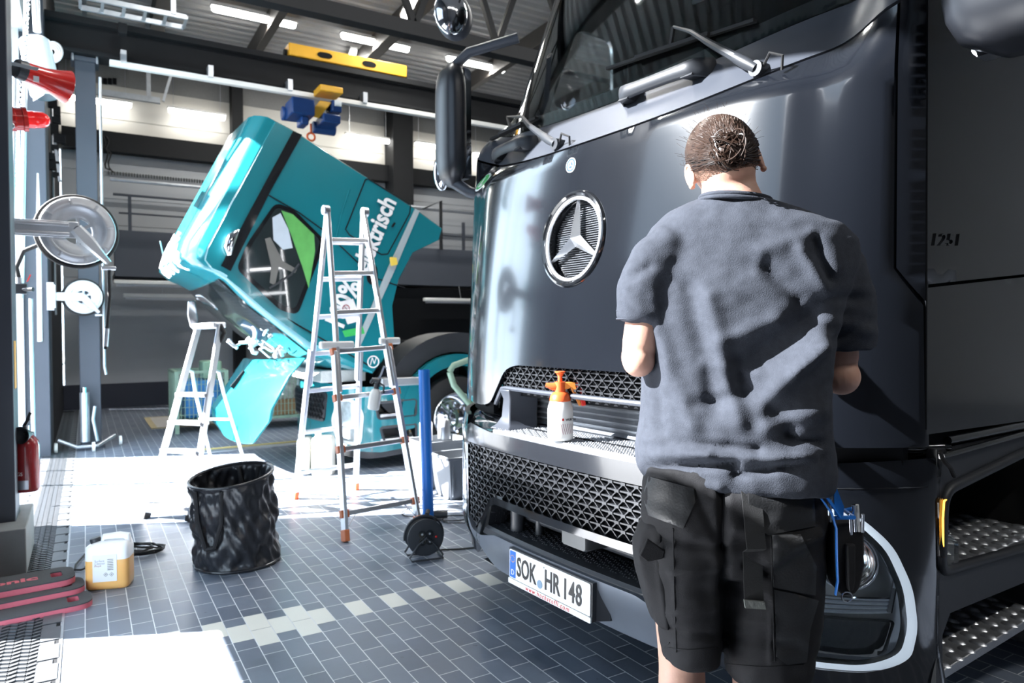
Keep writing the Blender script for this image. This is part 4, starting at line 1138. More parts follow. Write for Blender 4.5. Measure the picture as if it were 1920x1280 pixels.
# travelling crane: beam, rail, yellow end carriage, hoist
cb = thing('crane_runway', 'long black crane runway beam crossing the hall above the column', 'beam', (6, 9.55, 4.6))
mb = MB(); mb.box((-.35, 9.40, 4.86), (14, 9.72, 4.93)); mb.box((-.35, 9.40, 4.52), (14, 9.72, 4.56)); mb.box((-.35, 9.5, 4.55), (14, 9.62, 4.87)); mb.build('beam', M['black_steel'], cb, smooth=0)
mb = MB(); mb.box((.28, 9.28, 4.40), (14, 9.36, 4.46)); mb.build('conductor_rail', M['white_plastic'], cb, bevel=.005)
for x in (.42, 1.35, 2.3, 3.3, 4.5):
    MB().box((x-.03, 9.25, 4.44), (x+.03, 9.42, 4.58)).build('rail_hanger', M['steel'], cb)
yc = thing('crane_carriage', 'yellow crane end carriage riding on the black runway beam', 'crane', (3.1, 9.55, 4.93))
mb = MB(); mb.box((2.33, 9.42, 4.955), (3.98, 9.68, 5.12)); mb.build('girder', M['yellow'], yc, bevel=.012)
for x in (2.8, 3.42):
    mb = MB(); mb.loft([[V((x+.07*cos(a)+.03*(1 if cos(a) > 0 else -1), y, 5.035+.038*sin(a))) for a in [2*pi*k/16 for k in range(16)]] for y in (9.41, 9.43)]); mb.build('oval_opening', M['dark'], yc)
for x in (2.31, 4.0): MB().tube([V((x-.02, 9.55, 5.02)), V((x+.02, 9.55, 5.02))], .045, 12).build('buffer', M['rubber'], yc)
hs = thing('chain_hoist', 'blue electric hoist on a yellow trolley hanging above the teal cab', 'hoist', (2.7, 9.3, 4.1))
def bx(mb, p0, p1, y0, y1):
    a = ony(*p0, 9.3); b = ony(*p1, 9.3); mb.box((min(a.x, b.x), y0, min(a.z, b.z)), (max(a.x, b.x), y1, max(a.z, b.z))); return mb
bx(MB(), (586,172), (628,190), 8.95, 9.26).build('trolley', M['yellow'], hs, bevel=.01)
MB().box((2.72, 9.0, 4.49), (2.86, 9.46, 4.515)).build('suspension_plate', M['black_steel'], hs)
mb = MB(); mb.loft([[ony(*p, y) for p in ((600,188),(622,192),(598,222),(578,216))] for y in (9.0, 9.24)]); mb.build('side_plate', M['yellow'], hs, bevel=.006)
mb = MB(); bx(mb, (533,196), (575,232), 8.9, 9.26); a = ony(528, 212, 9.3); mb.cyl(a+V((0,0,0)), a+V((.25,0,0)), .09, 14); bx(mb, (552,230), (566,246), 8.95, 9.2)
mb.build('motor_housing', M['blue_dark'], hs, bevel=.015)
mb = MB(); bx(mb, (590,226), (622,246), 8.9, 9.26); a = ony(586, 238, 9.3); mb.cyl(a, a+V((.3,0,0)), .08, 14); bx(mb, (608,200), (626,224), 8.95, 9.25)
mb.build('gearbox', M['blue_dark'], hs, bevel=.015)
bx(MB(), (612,202), (624,214), 8.92, 8.95).build('rating_plate', M['white'], hs)
mb = MB(); a = ony(583, 232, 9.3); mb.tube([a, a-V((0,0,.12))], .012, 8); mb.torus(a-V((0,0,.17)), (0,1,0), .05, .014, 16, 6); mb.build('hook', M['orange'], hs)

# fluorescent lights
def lamp(x, y, z, L, lab, grp, dx=(1, 0, 0), hang=.3):
    t = thing('fluorescent_light', lab, 'lamp', (x, y, z), group=grp); d = V(dx)
    c = V((x, y, z))
    MB().bar(c - d*L/2 + V((0,0,.05)), c + d*L/2 + V((0,0,.05)), .13, .04, _z).build('housing', M['white_plastic'], t, bevel=.008)
    mb = MB(); mb.tube([c-d*(L/2-.02), c-d*(L/2-.05), c+d*(L/2-.05), c+d*(L/2-.02)], [.03,.055,.055,.03], 10); mb.build('tube', M['tube'], t)
    ld = bpy.data.lights.new('lamp_light', 'AREA'); ld.shape = 'RECTANGLE'; ld.size = L; ld.size_y = .12; ld.energy = 2.5 if 'wall' in grp else 55; ld.color = (1, .97, .9)
    lo = bpy.data.objects.new('lamp_light', ld); _link(lo, t, Matrix.Translation(c-V((0,0,.075))) @ Matrix.Rotation(atan2(d.y, d.x), 4, 'Z'))
    for s in (-.4, .4): MB().tube([c+d*L*s+V((0,0,.05)), c+d*L*s+V((0,0,hang))], .004, 5).build('hanger', M['steel'], t)
G = 'ceiling lights in the hall'
a = ony(478, 32, 11.6); lamp(a.x, a.y, a.z, 1.3, 'lit ceiling light furthest left in the row under the grey roof', G, hang=.25)
a = ony(705, 80, 11.6); lamp(a.x, a.y, a.z, 1.25, 'lit ceiling light straight above the yellow crane carriage', G, hang=.2)
a = ony(893, 121, 11.6); lamp(a.x, a.y, a.z, 1.25, 'lit ceiling light partly hidden behind the tall side mirror', G, hang=.2)
a = ony(772, 4, 9.0); lamp(a.x, a.y, a.z, 1.1, 'lit light at the very top edge beside the roof truss', G, (.2, .98, 0))
a = ony(658, 112, 12.6); lamp(a.x, a.y, a.z, .9, 'short slanting lit light just above the yellow crane carriage', G, (.2, .98, 0), hang=.1)
G = 'wall lights on the far cladding'
for p, L, lab in (((181, 189), 1.1, 'lit wall light crossing behind the dark lifting column'), ((370, 214), 1.0, 'lit wall light just left of the teal cab roof'), ((690, 260), .98, 'lit wall light right of the blue hoist'), ((815, 275), .95, 'lit wall light beside the black wall column near the truck mirror'), ((915, 293), .8, 'lit wall light seen between truck mirror and windscreen')):
    a = ony(*p, YF-.25); lamp(a.x, a.y, a.z, L, lab, G, hang=1.15)
for k in range(9):  # unseen fill lights added to brighten the background and the truck side
    ld = bpy.data.lights.new('hall_fill_light', 'AREA'); ld.shape = 'RECTANGLE'; ld.size = 1.3; ld.size_y = .15; ld.energy = 70 if k < 5 else 35; ld.color = (1, .98, .94)
    lo = bpy.data.objects.new('hall_fill_light', ld); lo.location = (1.5+2.2*k, 5.2, 6.1) if k < 5 else (1.2+1.9*(k-5), -2.6, 6.1); COL.objects.link(lo)
    q = lo.location; MB().box((q.x-.66, q.y-.09, 6.11), (q.x+.66, q.y+.09, 6.43)).build('trim_%d' % (40+k), M['white_plastic'], kind='structure', bevel=.01)  # box added around each unseen fill light
# cable tray with conduits along the row of ceiling lights
mb = MB()
a = ony(300, -30, 11.9); b = ony(860, 100, 11.9)
for dz_ in (0, .08):
    mb.bar(a+V((0,0,dz_)), V((b.x+1, b.y, a.z+dz_)), .02, .02)
x = a.x
while x < b.x+1: mb.bar(V((x, a.y, a.z)), V((x, a.y, a.z+.08)), .01, .01); x += .35
mb.build('ladder_tray', M['steel'], label='galvanised ladder tray under the roof beside the ceiling lights', cat='cable tray')
mb = MB(); a = ony(150, -8, 8.5); b = ony(350, 32, 8.5)
mb.bar(a, V((b.x, b.y, a.z)), .03, .05); mb.bar(a+V((0,.3,0)), V((b.x, b.y+.3, a.z)), .03, .05)
for k in range(6): q = a.lerp(V((b.x, b.y, a.z)), k/5); mb.bar(q, q+V((0,.3,0)), .03, .03)
q = ony(325, 15, 8.5); mb.bar(V((q.x, q.y, a.z)), V((q.x, q.y, 6.4)), .05, .05)
mb.build('suspended_grid', M['steel'], label='galvanised strut frame hanging from the roof at the upper left', cat='metal grid')
boxthing(tuple(ony(222, 60, 9.2)-V((0,0,0))), tuple(ony(238, 44, 9.2)+V((0,.12,0))), 'floodlight', 'black_steel', 'small black box lamp standing on the runway beam', 'lamp')
mb = MB(); a = ony(120, 163, 12.5); b = ony(300, 192, 12.5)
mb.bar(a, V((b.x, b.y, a.z)), .06, .09)
for p in (278, 160): q = ony(p, 130, 12.5); mb.bar(V((q.x, 12.5, a.z)), V((q.x, 12.5, 6.4)), .06, .06)
mb.bar(ony(325, 125, 12.5), ony(306, 190, 12.5), .04, .04)
mb.build('strut_rail', M['steel'], label='galvanised rail hung in front of the wall left of the crane', cat='rail')
for (p0, p1) in (((217,118),(217,185)),): pass
# small three-socket grille on the upper wall
mb = MB()
for k in range(3): a = ony(197+k*9, 152, YF-.04); mb.cbox((a.x, YF-.03, a.z), (.06, .04, .1))
mb.build('vent_slots', M['dark'], label='three small dark vent slots high on the far wall', cat='vent')
# ================================================================== THE PERSON
def remesh(mb, voxel, smooth=6, adapt=0):
    me = mb.mesh('tmp'); o = bpy.data.objects.new('tmp', me); COL.objects.link(o)
    m = o.modifiers.new('r', 'REMESH'); m.mode = 'VOXEL'; m.voxel_size = voxel; m.use_smooth_shade = True
    if smooth:
        s = o.modifiers.new('s', 'SMOOTH'); s.iterations = smooth; s.factor = .5
    dg = bpy.context.evaluated_depsgraph_get(); e = bpy.data.meshes.new_from_object(o.evaluated_get(dg))
    out = MB(); out.v = [v.co.copy() for v in e.vertices]; out.f = [tuple(p.vertices) for p in e.polygons]
    nr = [v.normal.copy() for v in e.vertices]
    bpy.data.objects.remove(o, do_unlink=True); bpy.data.meshes.remove(me); bpy.data.meshes.remove(e)
    return out, nr
DM = 1.75
def pm(px, py, dd=0.0, D=DM):
    """point on the person: pixel at the body's depth plane, pushed dd metres away from the camera"""
    return CC + ray(px, py)*D + _f0*dd
def uv(p):
    """pixel-like coordinates of a point for placing folds"""
    q = p - CC; w = q.dot(CF); return 960+FPX*q.dot(CR)/w, 640-FPX*q.dot(CU)/w
def ring(l, r_, py, hd, n=28, ex=.8, dd=0., tilt=0., D=DM, yaw=0.):
    c = (l+r_)/2; hw = (r_-l)/2*D/FPX; R = []
    base = pm(c, py, dd, D)
    for k in range(n):
        an = 2*pi*k/n; x = cos(an); y = sin(an)
        x = abs(x)**ex*(1 if x > 0 else -1); y = abs(y)**ex*(1 if y > 0 else -1)
        R.append(base + _r0*hw*x + _f0*(hd*y - yaw*hw*x) + _z*(tilt*x*hw))
    return R
foot = pm(1400, 900); PX0, PY0 = foot.x, foot.y
per = thing('person', 'person seen from behind in grey T-shirt and black shorts, standing at the black truck', 'person', (PX0, PY0, 0))
M['skin'] = mat('skin', (.62, .36, .27), .5, 0, var=.10, scale=14, bump=.05, bscale=200, sub=.12)
M['shirt'] = mat('washed_charcoal_cotton', (.052, .058, .073), .92, 0, var=.28, scale=60, bump=.25, bscale=420, spec=.2)
M['shorts'] = mat('black_work_canvas', (.020, .020, .022), .78, 0, var=.25, scale=30, bump=.2, bscale=500, spec=.25)
M['hair'] = mat('dark_brown_hair', (.040, .022, .015), .36, 0, var=.6, scale=40, spec=.6)

# ---- shirt
tb = MB()
rows = [(1322,1432,372,.070,.0), (1296,1476,384,.085,.005), (1262,1520,402,.10,.005), (1228,1560,425,.115,0), (1208,1585,455,.125,0), (1200,1582,500,.135,0), (1196,1566,550,.14,0), (1199,1550,600,.14,0),
        (1206,1542,650,.138,0), (1211,1538,700,.135,0), (1210,1536,750,.135,0), (1205,1537,800,.14,0), (1199,1541,840,.145,0), (1197,1545,868,.15,0), (1203,1543,893,.15,0), (1215,1538,908,.145,0)]
tb.loft([ring(l, r_, py, hd, dd=dd, ex=.85, tilt=-.10 if py < 420 else -.03, yaw=.22) for l, r_, py, hd, dd in rows])
tb.tube([pm(1268,462), pm(1230,492,-.0), pm(1207,540,.0), pm(1203,603,.01)], [.070,.070,.068,.064], 20)
tb.tube([pm(1528,470), pm(1564,508), pm(1582,570,.0), pm(1586,655,.01)], [.072,.076,.077,.074], 20)
sh, nr = remesh(tb, .0085, 10)
FOLDS = [ # x0,y0,x1,y1,amp,width (pixels)
    (1530,590,1390,690,-.020,26), (1535,640,1430,760,.018,24), (1500,560,1440,500,-.012,16), (1545,545,1500,470,.010,12), (1560,520,1530,450,-.010,10),
    (1290,540,1340,760,-.012,20), (1330,560,1385,790,.010,18), (1235,620,1300,800,.008,16), (1215,640,1240,800,-.008,12), (1390,720,1480,800,-.014,22), (1440,800,1535,770,.014,20),
    (1205,850,1530,862,.012,11), (1200,880,1380,868,-.012,9), (1380,890,1540,862,-.010,9), (1250,830,1420,845,-.010,10), (1205,820,1330,850,.010,10), (1480,700,1535,650,.012,12),
    (1350,640,1460,600,.007,16), (1280,470,1400,500,-.004,22), (1430,470,1520,440,.006,14), (1165,560,1215,590,.006,9), (1175,520,1215,500,-.007,9), (1550,600,1635,620,.008,12), (1545,560,1620,560,-.008,12), (1560,640,1630,600,-.006,8),
    (1320,680,1420,700,.006,12), (1300,760,1390,740,-.007,12), (1225,560,1260,700,.006,12), (1480,820,1540,830,-.01,8), (1250,900,1350,915,.006,7)]
def segd(x, y, s):
    dx, dy = s[2]-s[0], s[3]-s[1]; t = ((x-s[0])*dx+(y-s[1])*dy)/(dx*dx+dy*dy)
    tc = max(0, min(1, t)); ex = math.hypot(x-s[0]-dx*tc, y-s[1]-dy*tc); return ex
def fold(mbx, nrm, folds, noise_amp=.0018, sc=22, dirv=None, gain=1.0):
    for i, p in enumerate(mbx.v):
        n = nrm[i]; x, y = uv(p); fr = max(0, -n.dot(_f0))
        d = 0
        if fr > 0:
            for s in folds:
                e = segd(x, y, s)
                if e < s[5]*2.5: d += s[4]*exp(-(e/s[5])**2)*fr*gain
        q = V((x*.012, y*.006, n.dot(_f0)*1.2)); d += noise_amp*1.6*noise.noise(q*2.0) + noise_amp*noise.noise(V((x*.03, y*.045, 1)))*1.2
        mbx.v[i] = p + n*d
fold(sh, nr, FOLDS, .0020, gain=1.35)
shirt = sh.build('t_shirt', M['shirt'], per, smooth=180, label='washed dark grey T-shirt')
mb = MB()
cr = ring(1316,1440,374,.076,28,.9,0,-.10)
mb.tube(cr, .0065, 8, closed=True); cr2 = [p - _z*.010 + (p-pm(1378,380)).normalized()*.006 for p in cr]; mb.tube(cr2, .0055, 8, closed=True)
mb.build('collar', M['shirt'], shirt, smooth=60)
mb = MB()
for seq in (([pm(x, y, -.118) for x, y in ((1475,386),(1520,410),(1560,437),(1598,468))]),): pass
from mathutils.bvhtree import BVHTree
def surf_pick(mbx):
    T = BVHTree.FromPolygons([tuple(v) for v in mbx.v], mbx.f)
    def pick(px, py):
        d = ray(px, py).normalized(); h = T.ray_cast(CC, d)
        if h[0] is not None and (h[0]-CC).dot(_f0) < DM+.15: return h[0]
        n = T.find_nearest(CC + ray(px, py)*(DM-.08)); return n[0]
    return pick
onshirt = surf_pick(sh)
for c, rr in ((pm(1203,603,.01), .0595), (pm(1586,655,.01), .0695)):
    mb.torus(c+_z*.008, _z, rr, .0028, 32, 6); mb.torus(c+_z*.028, _z, rr+.001, .0016, 32, 6)
mb.build('seams', M['shirt'], shirt)

# ---- body : head, neck, arms, legs in one continuous mesh
hm = MB()
HC = pm(1362, 300, .03)
HR = (Matrix.Rotation(radians(31.2)*-1, 3, 'Z') @ Matrix.Rotation(radians(-10), 3, 'Z') @ Matrix.Rotation(radians(-14), 3, 'X') @ Matrix.Rotation(radians(-13), 3, 'Y'))  # local +y = face direction
def hp(x, y, z): return HC + HR @ V((x, y, z))
hm.sphere(hp(0, .0, .012), 1, 28, 18, (.079, .100, .100), HR)          # skull
hm.sphere(hp(0, -.018, -.022), 1, 24, 14, (.070, .078, .085), HR)      # occiput
hm.sphere(hp(0, .035, -.060), 1, 20, 12, (.062, .062, .070), HR)       # jaw
hm.sphere(hp(0, .068, -.098), 1, 14, 10, (.028, .026, .020), HR)       # chin
hm.loft([[hp(x, y, z) for x, y, z in ((-.012,.092,.015),(.012,.092,.015),(.010,.080,.01),(-.010,.080,.01))], [hp(x, y, z) for x, y, z in ((-.016,.120,-.035),(.016,.120,-.035),(.016,.09,-.045),(-.016,.09,-.045))]])  # nose
hm.tube([hp(-.028,.094,.022), hp(0,.101,.020), hp(.028,.094,.022)], .011, 8)      # brow
hm.tube([hp(-.022,.088,-.066), hp(0,.099,-.064), hp(.022,.088,-.066)], .009, 8)   # lips
hm.tube([hp(0,-.01,-.05), pm(1368,352,.01), pm(1376,385,.0), pm(1385,430,.0)], [.066,.067,.072,.082], 22)
for s in (-1, 1):
    e0 = hp(s*.078, -.002, -.018)
    hm.sphere(e0 + HR @ V((s*.008, -.006, 0)), 1, 14, 10, (.0075, .019, .031), HR @ Matrix.Rotation(radians(-22*s), 3, 'Z'))
# arms
def arm(sh0, el, hand, s):
    mid = el.lerp(hand, .45)
    hm.tube([sh0, sh0.lerp(el, .5), el.lerp(sh0, .12), el, el.lerp(hand, .12), mid, el.lerp(hand, .85), hand], [.056,.052,.046,.043,.045,.043,.029,.026], 18)
ELL, ELR = pm(1197,672,.005), pm(1578,700,.01)
HL, HRr = pm(1268,610,.27), pm(1490,600,.25)
arm(pm(1235,470), ELL, HL, -1); arm(pm(1560,480), ELR, HRr, 1)
hm.sphere(ELL+_z*-.006-_f0*.008, .041, 16, 10); hm.sphere(ELR+_z*-.008-_f0*.008, .046, 16, 10)
def hand(w, d, palm_n, s):
    """palm and five fingers; w wrist, d pointing along the fingers, palm_n towards the surface"""
    d = d.normalized(); n = (palm_n - d*palm_n.dot(d)).normalized(); sd = d.cross(n)*s
    hm.loft([[w + d*t + sd*x*ww + n*y for x, y in ((-1,-.010),(1,-.010),(1,.012),(-1,.012))] for t, ww in ((0,.024),(.03,.034),(.075,.040),(.092,.038))])
    for k, (off, L) in enumerate(((-.030,.070),(-.010,.080),(.010,.074),(.029,.058))):
        b = w + d*.088 + sd*off
        p1 = b + d*L*.45 - n*.010; p2 = b + d*L*.78 + n*.004; p3 = b + d*L*.95 + n*.016
        hm.tube([b - d*.01, p1, p2, p3], [.0095,.009,.008,.0065], 8)
    b = w + d*.028 - sd*.030
    hm.tube([b, b - sd*.022 + d*.022, b - sd*.030 + d*.050 + n*.008], [.013,.010,.008], 8)
hand(HL, _z*.5+_r0*.6+_f0*.15, _f0, 1); hand(HRr, _z*.6-_r0*.5+_f0*.15, _f0, -1)
# legs, pelvis, feet
for (hx, kx, ax, s) in ((1290, 1282, 1268, -1), (1440, 1420, 1432, 1)):
    hip = pm(hx, 985); kn = pm(kx, 1262, .02); P2 = pm(ax, 1380, -.015); an = pm(ax, 1500, .0); 
    k0 = V((kn.x, kn.y, .50)); an = V((pm(ax,1400).x, pm(ax,1400).y, .09)); cf = k0.lerp(an, .32) - _f0*.02
    hm.tube([hip, hip.lerp(k0, .5), k0+_z*.06, k0, cf, k0.lerp(an, .7), an], [.088,.080,.061,.057,.060,.042,.034], 20)
    hm.tube([an - _f0*.05+_z*-.03, an+_f0*.06+_z*-.045, an+_f0*.17+_z*-.06], [.036,.036,.026], 12, flat=.8)
hm.loft([ring(l, r_, py, hd, 20, .9) for l, r_, py, hd in ((1230,1520,900,.11), (1225,1522,950,.12), (1240,1515,1010,.11))])
bd_, nb = remesh(hm, .0062, 4)
body = bd_.build('body', M['skin'], per, smooth=180)
for s in (-1, 1):
    MB().sphere(hp(s*.031, .086, .003), .0125, 12, 8).build('eye', M['white'], per)
    ear = MB(); e0 = hp(s*.0875, -.008, -.018)
    EMx = HR @ Matrix.Rotation(radians(-25*s), 3, 'Z')
    ear.tube([e0 + EMx @ V((0, .015*cos(t)*1.0, .028*sin(t)+.002)) for t in [radians(-60+300*k/12) for k in range(13)]], .0045, 8)
    ear.sphere(e0 + EMx @ V((0, .004, -.026)), .008, 10, 8)
    ear.build('ear', M['skin'], per, smooth=180)
# trainers
for ax in (1268, 1432):
    an = V((pm(ax,1400).x, pm(ax,1400).y, 0))
    mb = MB()
    mb.loft([[an + _f0*t + _r0*w*cos(a_)*1.0 + _z*(h*.5 + h*.5*sin(a_)) for a_ in [2*pi*k/14 for k in range(14)]] for t, w, h in ((-.085,.025,.07), (-.07,.038,.11), (0,.045,.10), (.08,.050,.08), (.15,.048,.06), (.19,.030,.04))])
    mb.build('shoe', M['plastic_black'], per, smooth=60)

# ---- hair
rnd = random.Random(11)
hb = MB(); vs = []
def scalp(az, el, off=0.):
    """az 0 = back of the head, growing to the person's right; el up"""
    d = V((sin(az)*cos(el), -cos(az)*cos(el), sin(el)))
    lo = max(0, -sin(el))
    return hp(d.x*(.082+off+.004*lo), d.y*(.103+off+.022*lo), d.z*(.102+off)+.012)
def hairline(az): return radians(-37 + 46*min(1, abs(az)/1.7)**1.6)
R = []
for j in range(15):
    row = []
    for k in range(40):
        az = -pi+2*pi*k/40; lo = hairline(az) if abs(az) < 2.2 else radians(35)
        el = lo + (pi/2-lo)*j/14; row.append(scalp(az, el, .004+.004*min(1, j/3)))
    R.append(row)
hb.loft(R, caps=True)
bun = scalp(-.05, radians(-20), .010)
def strand(p0, p1, lift, rr, wob, n=7):
    pts = []
    for k in range(n):
        t = k/(n-1); p = p0.lerp(p1, t); c = HC + HR @ V((0, 0, .01)); d = (p-c)
        # push out to the skull surface
        l = HR.transposed() @ d; s = sqrt((l.x/.082)**2+(l.y/(.103+(.014 if l.z < 0 else 0)))**2+(l.z/.100)**2)
        tgt = max(1.0, 1.0 + lift*sin(pi*t) + (.10*t**3))
        p = c + d*(tgt/max(s, .2)) if s < tgt+.2 else p
        pts.append(p + V((rnd.uniform(-1,1), rnd.uniform(-1,1), rnd.uniform(-1,1)))*wob)
    hb.tube(pts, [rr*.6]+[rr]*(n-2)+[rr*.5], 5)
for i in range(800):
    az = rnd.uniform(-2.6, 2.6); lo = hairline(az); el = rnd.uniform(lo, 1.45) if rnd.random() < .75 else rnd.uniform(lo, lo+.35)
    strand(scalp(az, el, .005), bun + HR @ V((rnd.uniform(-.022,.022), rnd.uniform(-.004,.012), rnd.uniform(-.02,.022))), .08, rnd.uniform(.0009,.0020), .0014)
# messy knot
bc = bun + HR @ V((-.004, -.012, -.004))
hb.sphere(bc, .030, 14, 9, (1.1, .6, 1.0), HR)
for i in range(260):
    ax = V((rnd.uniform(-1,1), rnd.uniform(-.2,1.4), rnd.uniform(-1,1))).normalized(); rr = rnd.uniform(.014, .043); a0 = rnd.uniform(0, 2*pi); L = rnd.uniform(1.2, 4.0)
    Fm = frame(HR @ ax); c = bc + HR @ V((rnd.uniform(-.014,.014), rnd.uniform(-.008,.010), rnd.uniform(-.016,.014)))
    pts = []
    for k in range(10):
        t = a0+L*k/9; q = Fm @ V((cos(t)*rr, sin(t)*rr*.8, 0)); l = HR.transposed() @ q; l.y *= .55; pts.append(c + HR @ l)
    hb.tube(pts, rnd.uniform(.0009,.0021), 5)
for i in range(60):    # loose ends over the nape
    p0 = bc + HR @ V((rnd.uniform(-.03,.03), 0, rnd.uniform(-.02,.01)))
    p1 = scalp(rnd.uniform(-.4,.5), radians(rnd.uniform(-42,-30)), .006)
    hb.tube([p0, p0.lerp(p1,.5)+HR @ V((rnd.uniform(-.012,.012), -.014, 0)), p1], [.002,.0017,.0008], 5)
for i in range(90):    # fly-away hairs
    az = rnd.uniform(-2, 2); el = rnd.uniform(.1, 1.4); p0 = scalp(az, el, .006); o = (p0-HC).normalized()
    p1 = p0 + o*rnd.uniform(.010,.026) + HR @ V((rnd.uniform(-.015,.015), 0, rnd.uniform(-.004,.012)))
    hb.tube([p0, p0.lerp(p1,.5)+o*.004, p1], .00035, 4)
hb.build('hair', M['hair'], per, smooth=60, label='dark brown hair tied in a messy knot')
# shaved fade below the hairline
mf, nt_, pf = _nt('shaved_hair'); N_, L_k = nt_.nodes, nt_.links
nz = N_.new('ShaderNodeTexNoise'); nz.inputs['Scale'].default_value = 420; tc_ = N_.new('ShaderNodeTexCoord'); L_k.new(tc_.outputs['Object'], nz.inputs['Vector'])
mr_ = N_.new('ShaderNodeMapRange'); mr_.inputs[1].default_value = .36; mr_.inputs[2].default_value = .58; L_k.new(nz.outputs[0], mr_.inputs[0]); L_k.new(mr_.outputs[0], pf.inputs['Alpha'])
pf.inputs['Base Color'].default_value = (.10, .055, .035, 1); pf.inputs['Roughness'].default_value = .8
hb = MB(); R = []
for j in range(8):
    R.append([scalp(-1.9+3.8*k/32, hairline(-1.9+3.8*k/32)+.05-(.50)*j/7, .0035) for k in range(33)])
hb.loft(R, caps=False, closed=False); hb.build('hair_fade', mf, per, smooth=180, label='closely shaved hair at the nape')

# ---- shorts
pb = MB()
pb.loft([ring(l, r_, py, hd, 28, .85, dd) for l, r_, py, hd, dd in ((1212,1535,868,.125,0), (1206,1540,905,.138,0), (1203,1541,950,.145,-.004), (1206,1538,1000,.142,-.002), (1215,1532,1040,.13,0), (1225,1525,1062,.11,0))])
pb.loft([ring(l, r_, py, hd, 24, .85, dd, .0) for l, r_, py, hd, dd in ((1208,1375,960,.125,0), (1210,1362,1040,.13,0), (1218,1358,1100,.122,.0), (1230,1353,1160,.112,0), (1236,1350,1205,.105,.0), (1240,1347,1228,.10,.0))])
pb.loft([ring(l, r_, py, hd, 24, .85, dd, .0) for l, r_, py, hd, dd in ((1350,1540,960,.125,0), (1352,1537,1040,.13,0), (1355,1535,1100,.125,.0), (1357,1532,1160,.118,0), (1359,1522,1210,.110,.0), (1362,1508,1262,.104,.0))])
so, ns = remesh(pb, .0085, 6)
SF_ = [(1350,1030,1230,1010,-.008,8), (1350,1060,1260,1075,.009,10), (1360,1035,1440,1010,-.010,9), (1440,1045,1530,1000,.014,14), (1380,990,1470,1010,.008,12), (1355,900,1362,1240,-.014,8), (1370,1100,1440,1130,-.008,10),
       (1450,1015,1445,1240,.004,4), (1240,1180,1340,1195,-.006,8), (1250,1150,1340,1140,.006,9), (1365,1195,1500,1215,-.007,9), (1370,1160,1450,1170,.006,9), (1215,950,1300,1000,.006,14), (1300,920,1345,1010,-.006,10), (1262,980,1265,1220,.0025,3),
       (1400,930,1520,960,.006,14), (1400,1060,1450,1080,-.008,7), (1230,1100,1330,1110,-.004,14)]
fold(so, ns, SF_, .0026, gain=1.4)
shorts = so.build('work_shorts', M['shorts'], per, smooth=180, label='black knee-length work shorts')
onshort = surf_pick(so)
def flap(pts, th, name, m, par=shorts, g=.02, off=-.004, label=None):
    """cloth panel lying on the shorts: polygon in pixels mapped to the surface behind it"""
    c = [0, 0]
    A = onshort(*pts[0])
    def S(x, y, o=0):
        p = onshort(x, y); q = CC + ray(x, y)*((p-CC).dot(CF)); return q + _f0*(o*1.0)
    mb = MB(); P = [(x, y) for x, y in pts]
    patch(mb, P, lambda x, y, o=0: S(x, y, o), th, 9, (), off)
    return mb.build(name, m, par, smooth=60, label=label)
flap([(1215,892),(1300,915),(1303,940),(1280,990),(1215,965),(1205,930)], .004, 'back_pocket', mat('smooth_black_patch', (.021, .022, .024), .5, bump=.1, bscale=200))
flap([(1400,910),(1525,922),(1528,985),(1440,1002),(1408,985)], .004, 'back_pocket', bpy.data.materials['smooth_black_patch'])
flap([(1447,1002),(1500,1000),(1530,1060),(1528,1115),(1450,1100)], .004, 'thigh_panel', bpy.data.materials['smooth_black_patch'])
flap([(1452,1105),(1490,1112),(1534,1125),(1518,1180),(1512,1240),(1475,1245),(1455,1230)], .005, 'leg_pocket', bpy.data.materials['smooth_black_patch'])
# cargo pocket on the left hip
mb = MB(); mb.loft([[pm(x, y, d) for x, d in ((xl, .0), (xl+6, -.05), (xr-4, -.085), (xr, -.07), (xr, .04), (xl+8, .05))] for y, xl, xr in ((968,1206,1226), (985,1196,1232), (1020,1184,1234), (1060,1188,1238), (1110,1204,1242), (1150,1216,1246), (1162,1222,1244))])
cg, cn = remesh(mb, .008, 5); fold(cg, cn, [(1190,1000,1225,985,.006,6), (1200,1040,1235,1045,-.006,6), (1225,990,1245,1150,.004,4)], .0014)
cargo = cg.build('cargo_pocket', M['shorts'], shorts, smooth=180)
mb = MB(); mb.loft([[pm(x, y, d) for x, y in ((1186,1018),(1200,988),(1232,1010),(1228,1024),(1200,1030))] for d in (-.096, -.088)]); mb.build('pocket_flap', M['shorts'], cargo, bevel=.003)
mb = MB()
for pts in (((1262,990),(1264,1100),(1268,1222)), ((1446,1005),(1448,1100),(1452,1240)), ((1236,1212),(1290,1218),(1346,1214)), ((1362,1244),(1430,1250),(1506,1246)), ((1358,905),(1356,960),(1354,1030))):
    dn_ = []
    for i in range(len(pts)-1):
        for k in range(6): t = k/6; dn_.append((pts[i][0]*(1-t)+pts[i+1][0]*t, pts[i][1]*(1-t)+pts[i+1][1]*t))
    dn_.append(pts[-1]); mb.tube([onshort(*q)-_f0*.001 for q in dn_], .0018, 5)
mb.build('seams', M['shorts'], shorts)
mb = MB(); w_ = 17
R = []
for y in range(893, 1100, 12):
    xc = 1372+(y-893)*.03; p = onshort(xc, min(y, 1060)); dep = min(-.135, (p-CC).dot(_f0)-DM-.012) if y < 1000 else -.142
    R.append([pm(xc-w_, y, dep), pm(xc+w_, y, dep+.004), pm(xc+w_, y, dep+.008), pm(xc-w_, y, dep+.004)])
mb.loft(R); belt = mb.build('belt_end', mat('webbing', (.030, .031, .033), .85, bump=.8, bscale=500, aniso=(1,1,3)), per, smooth=30, label='black webbing belt end hanging down')
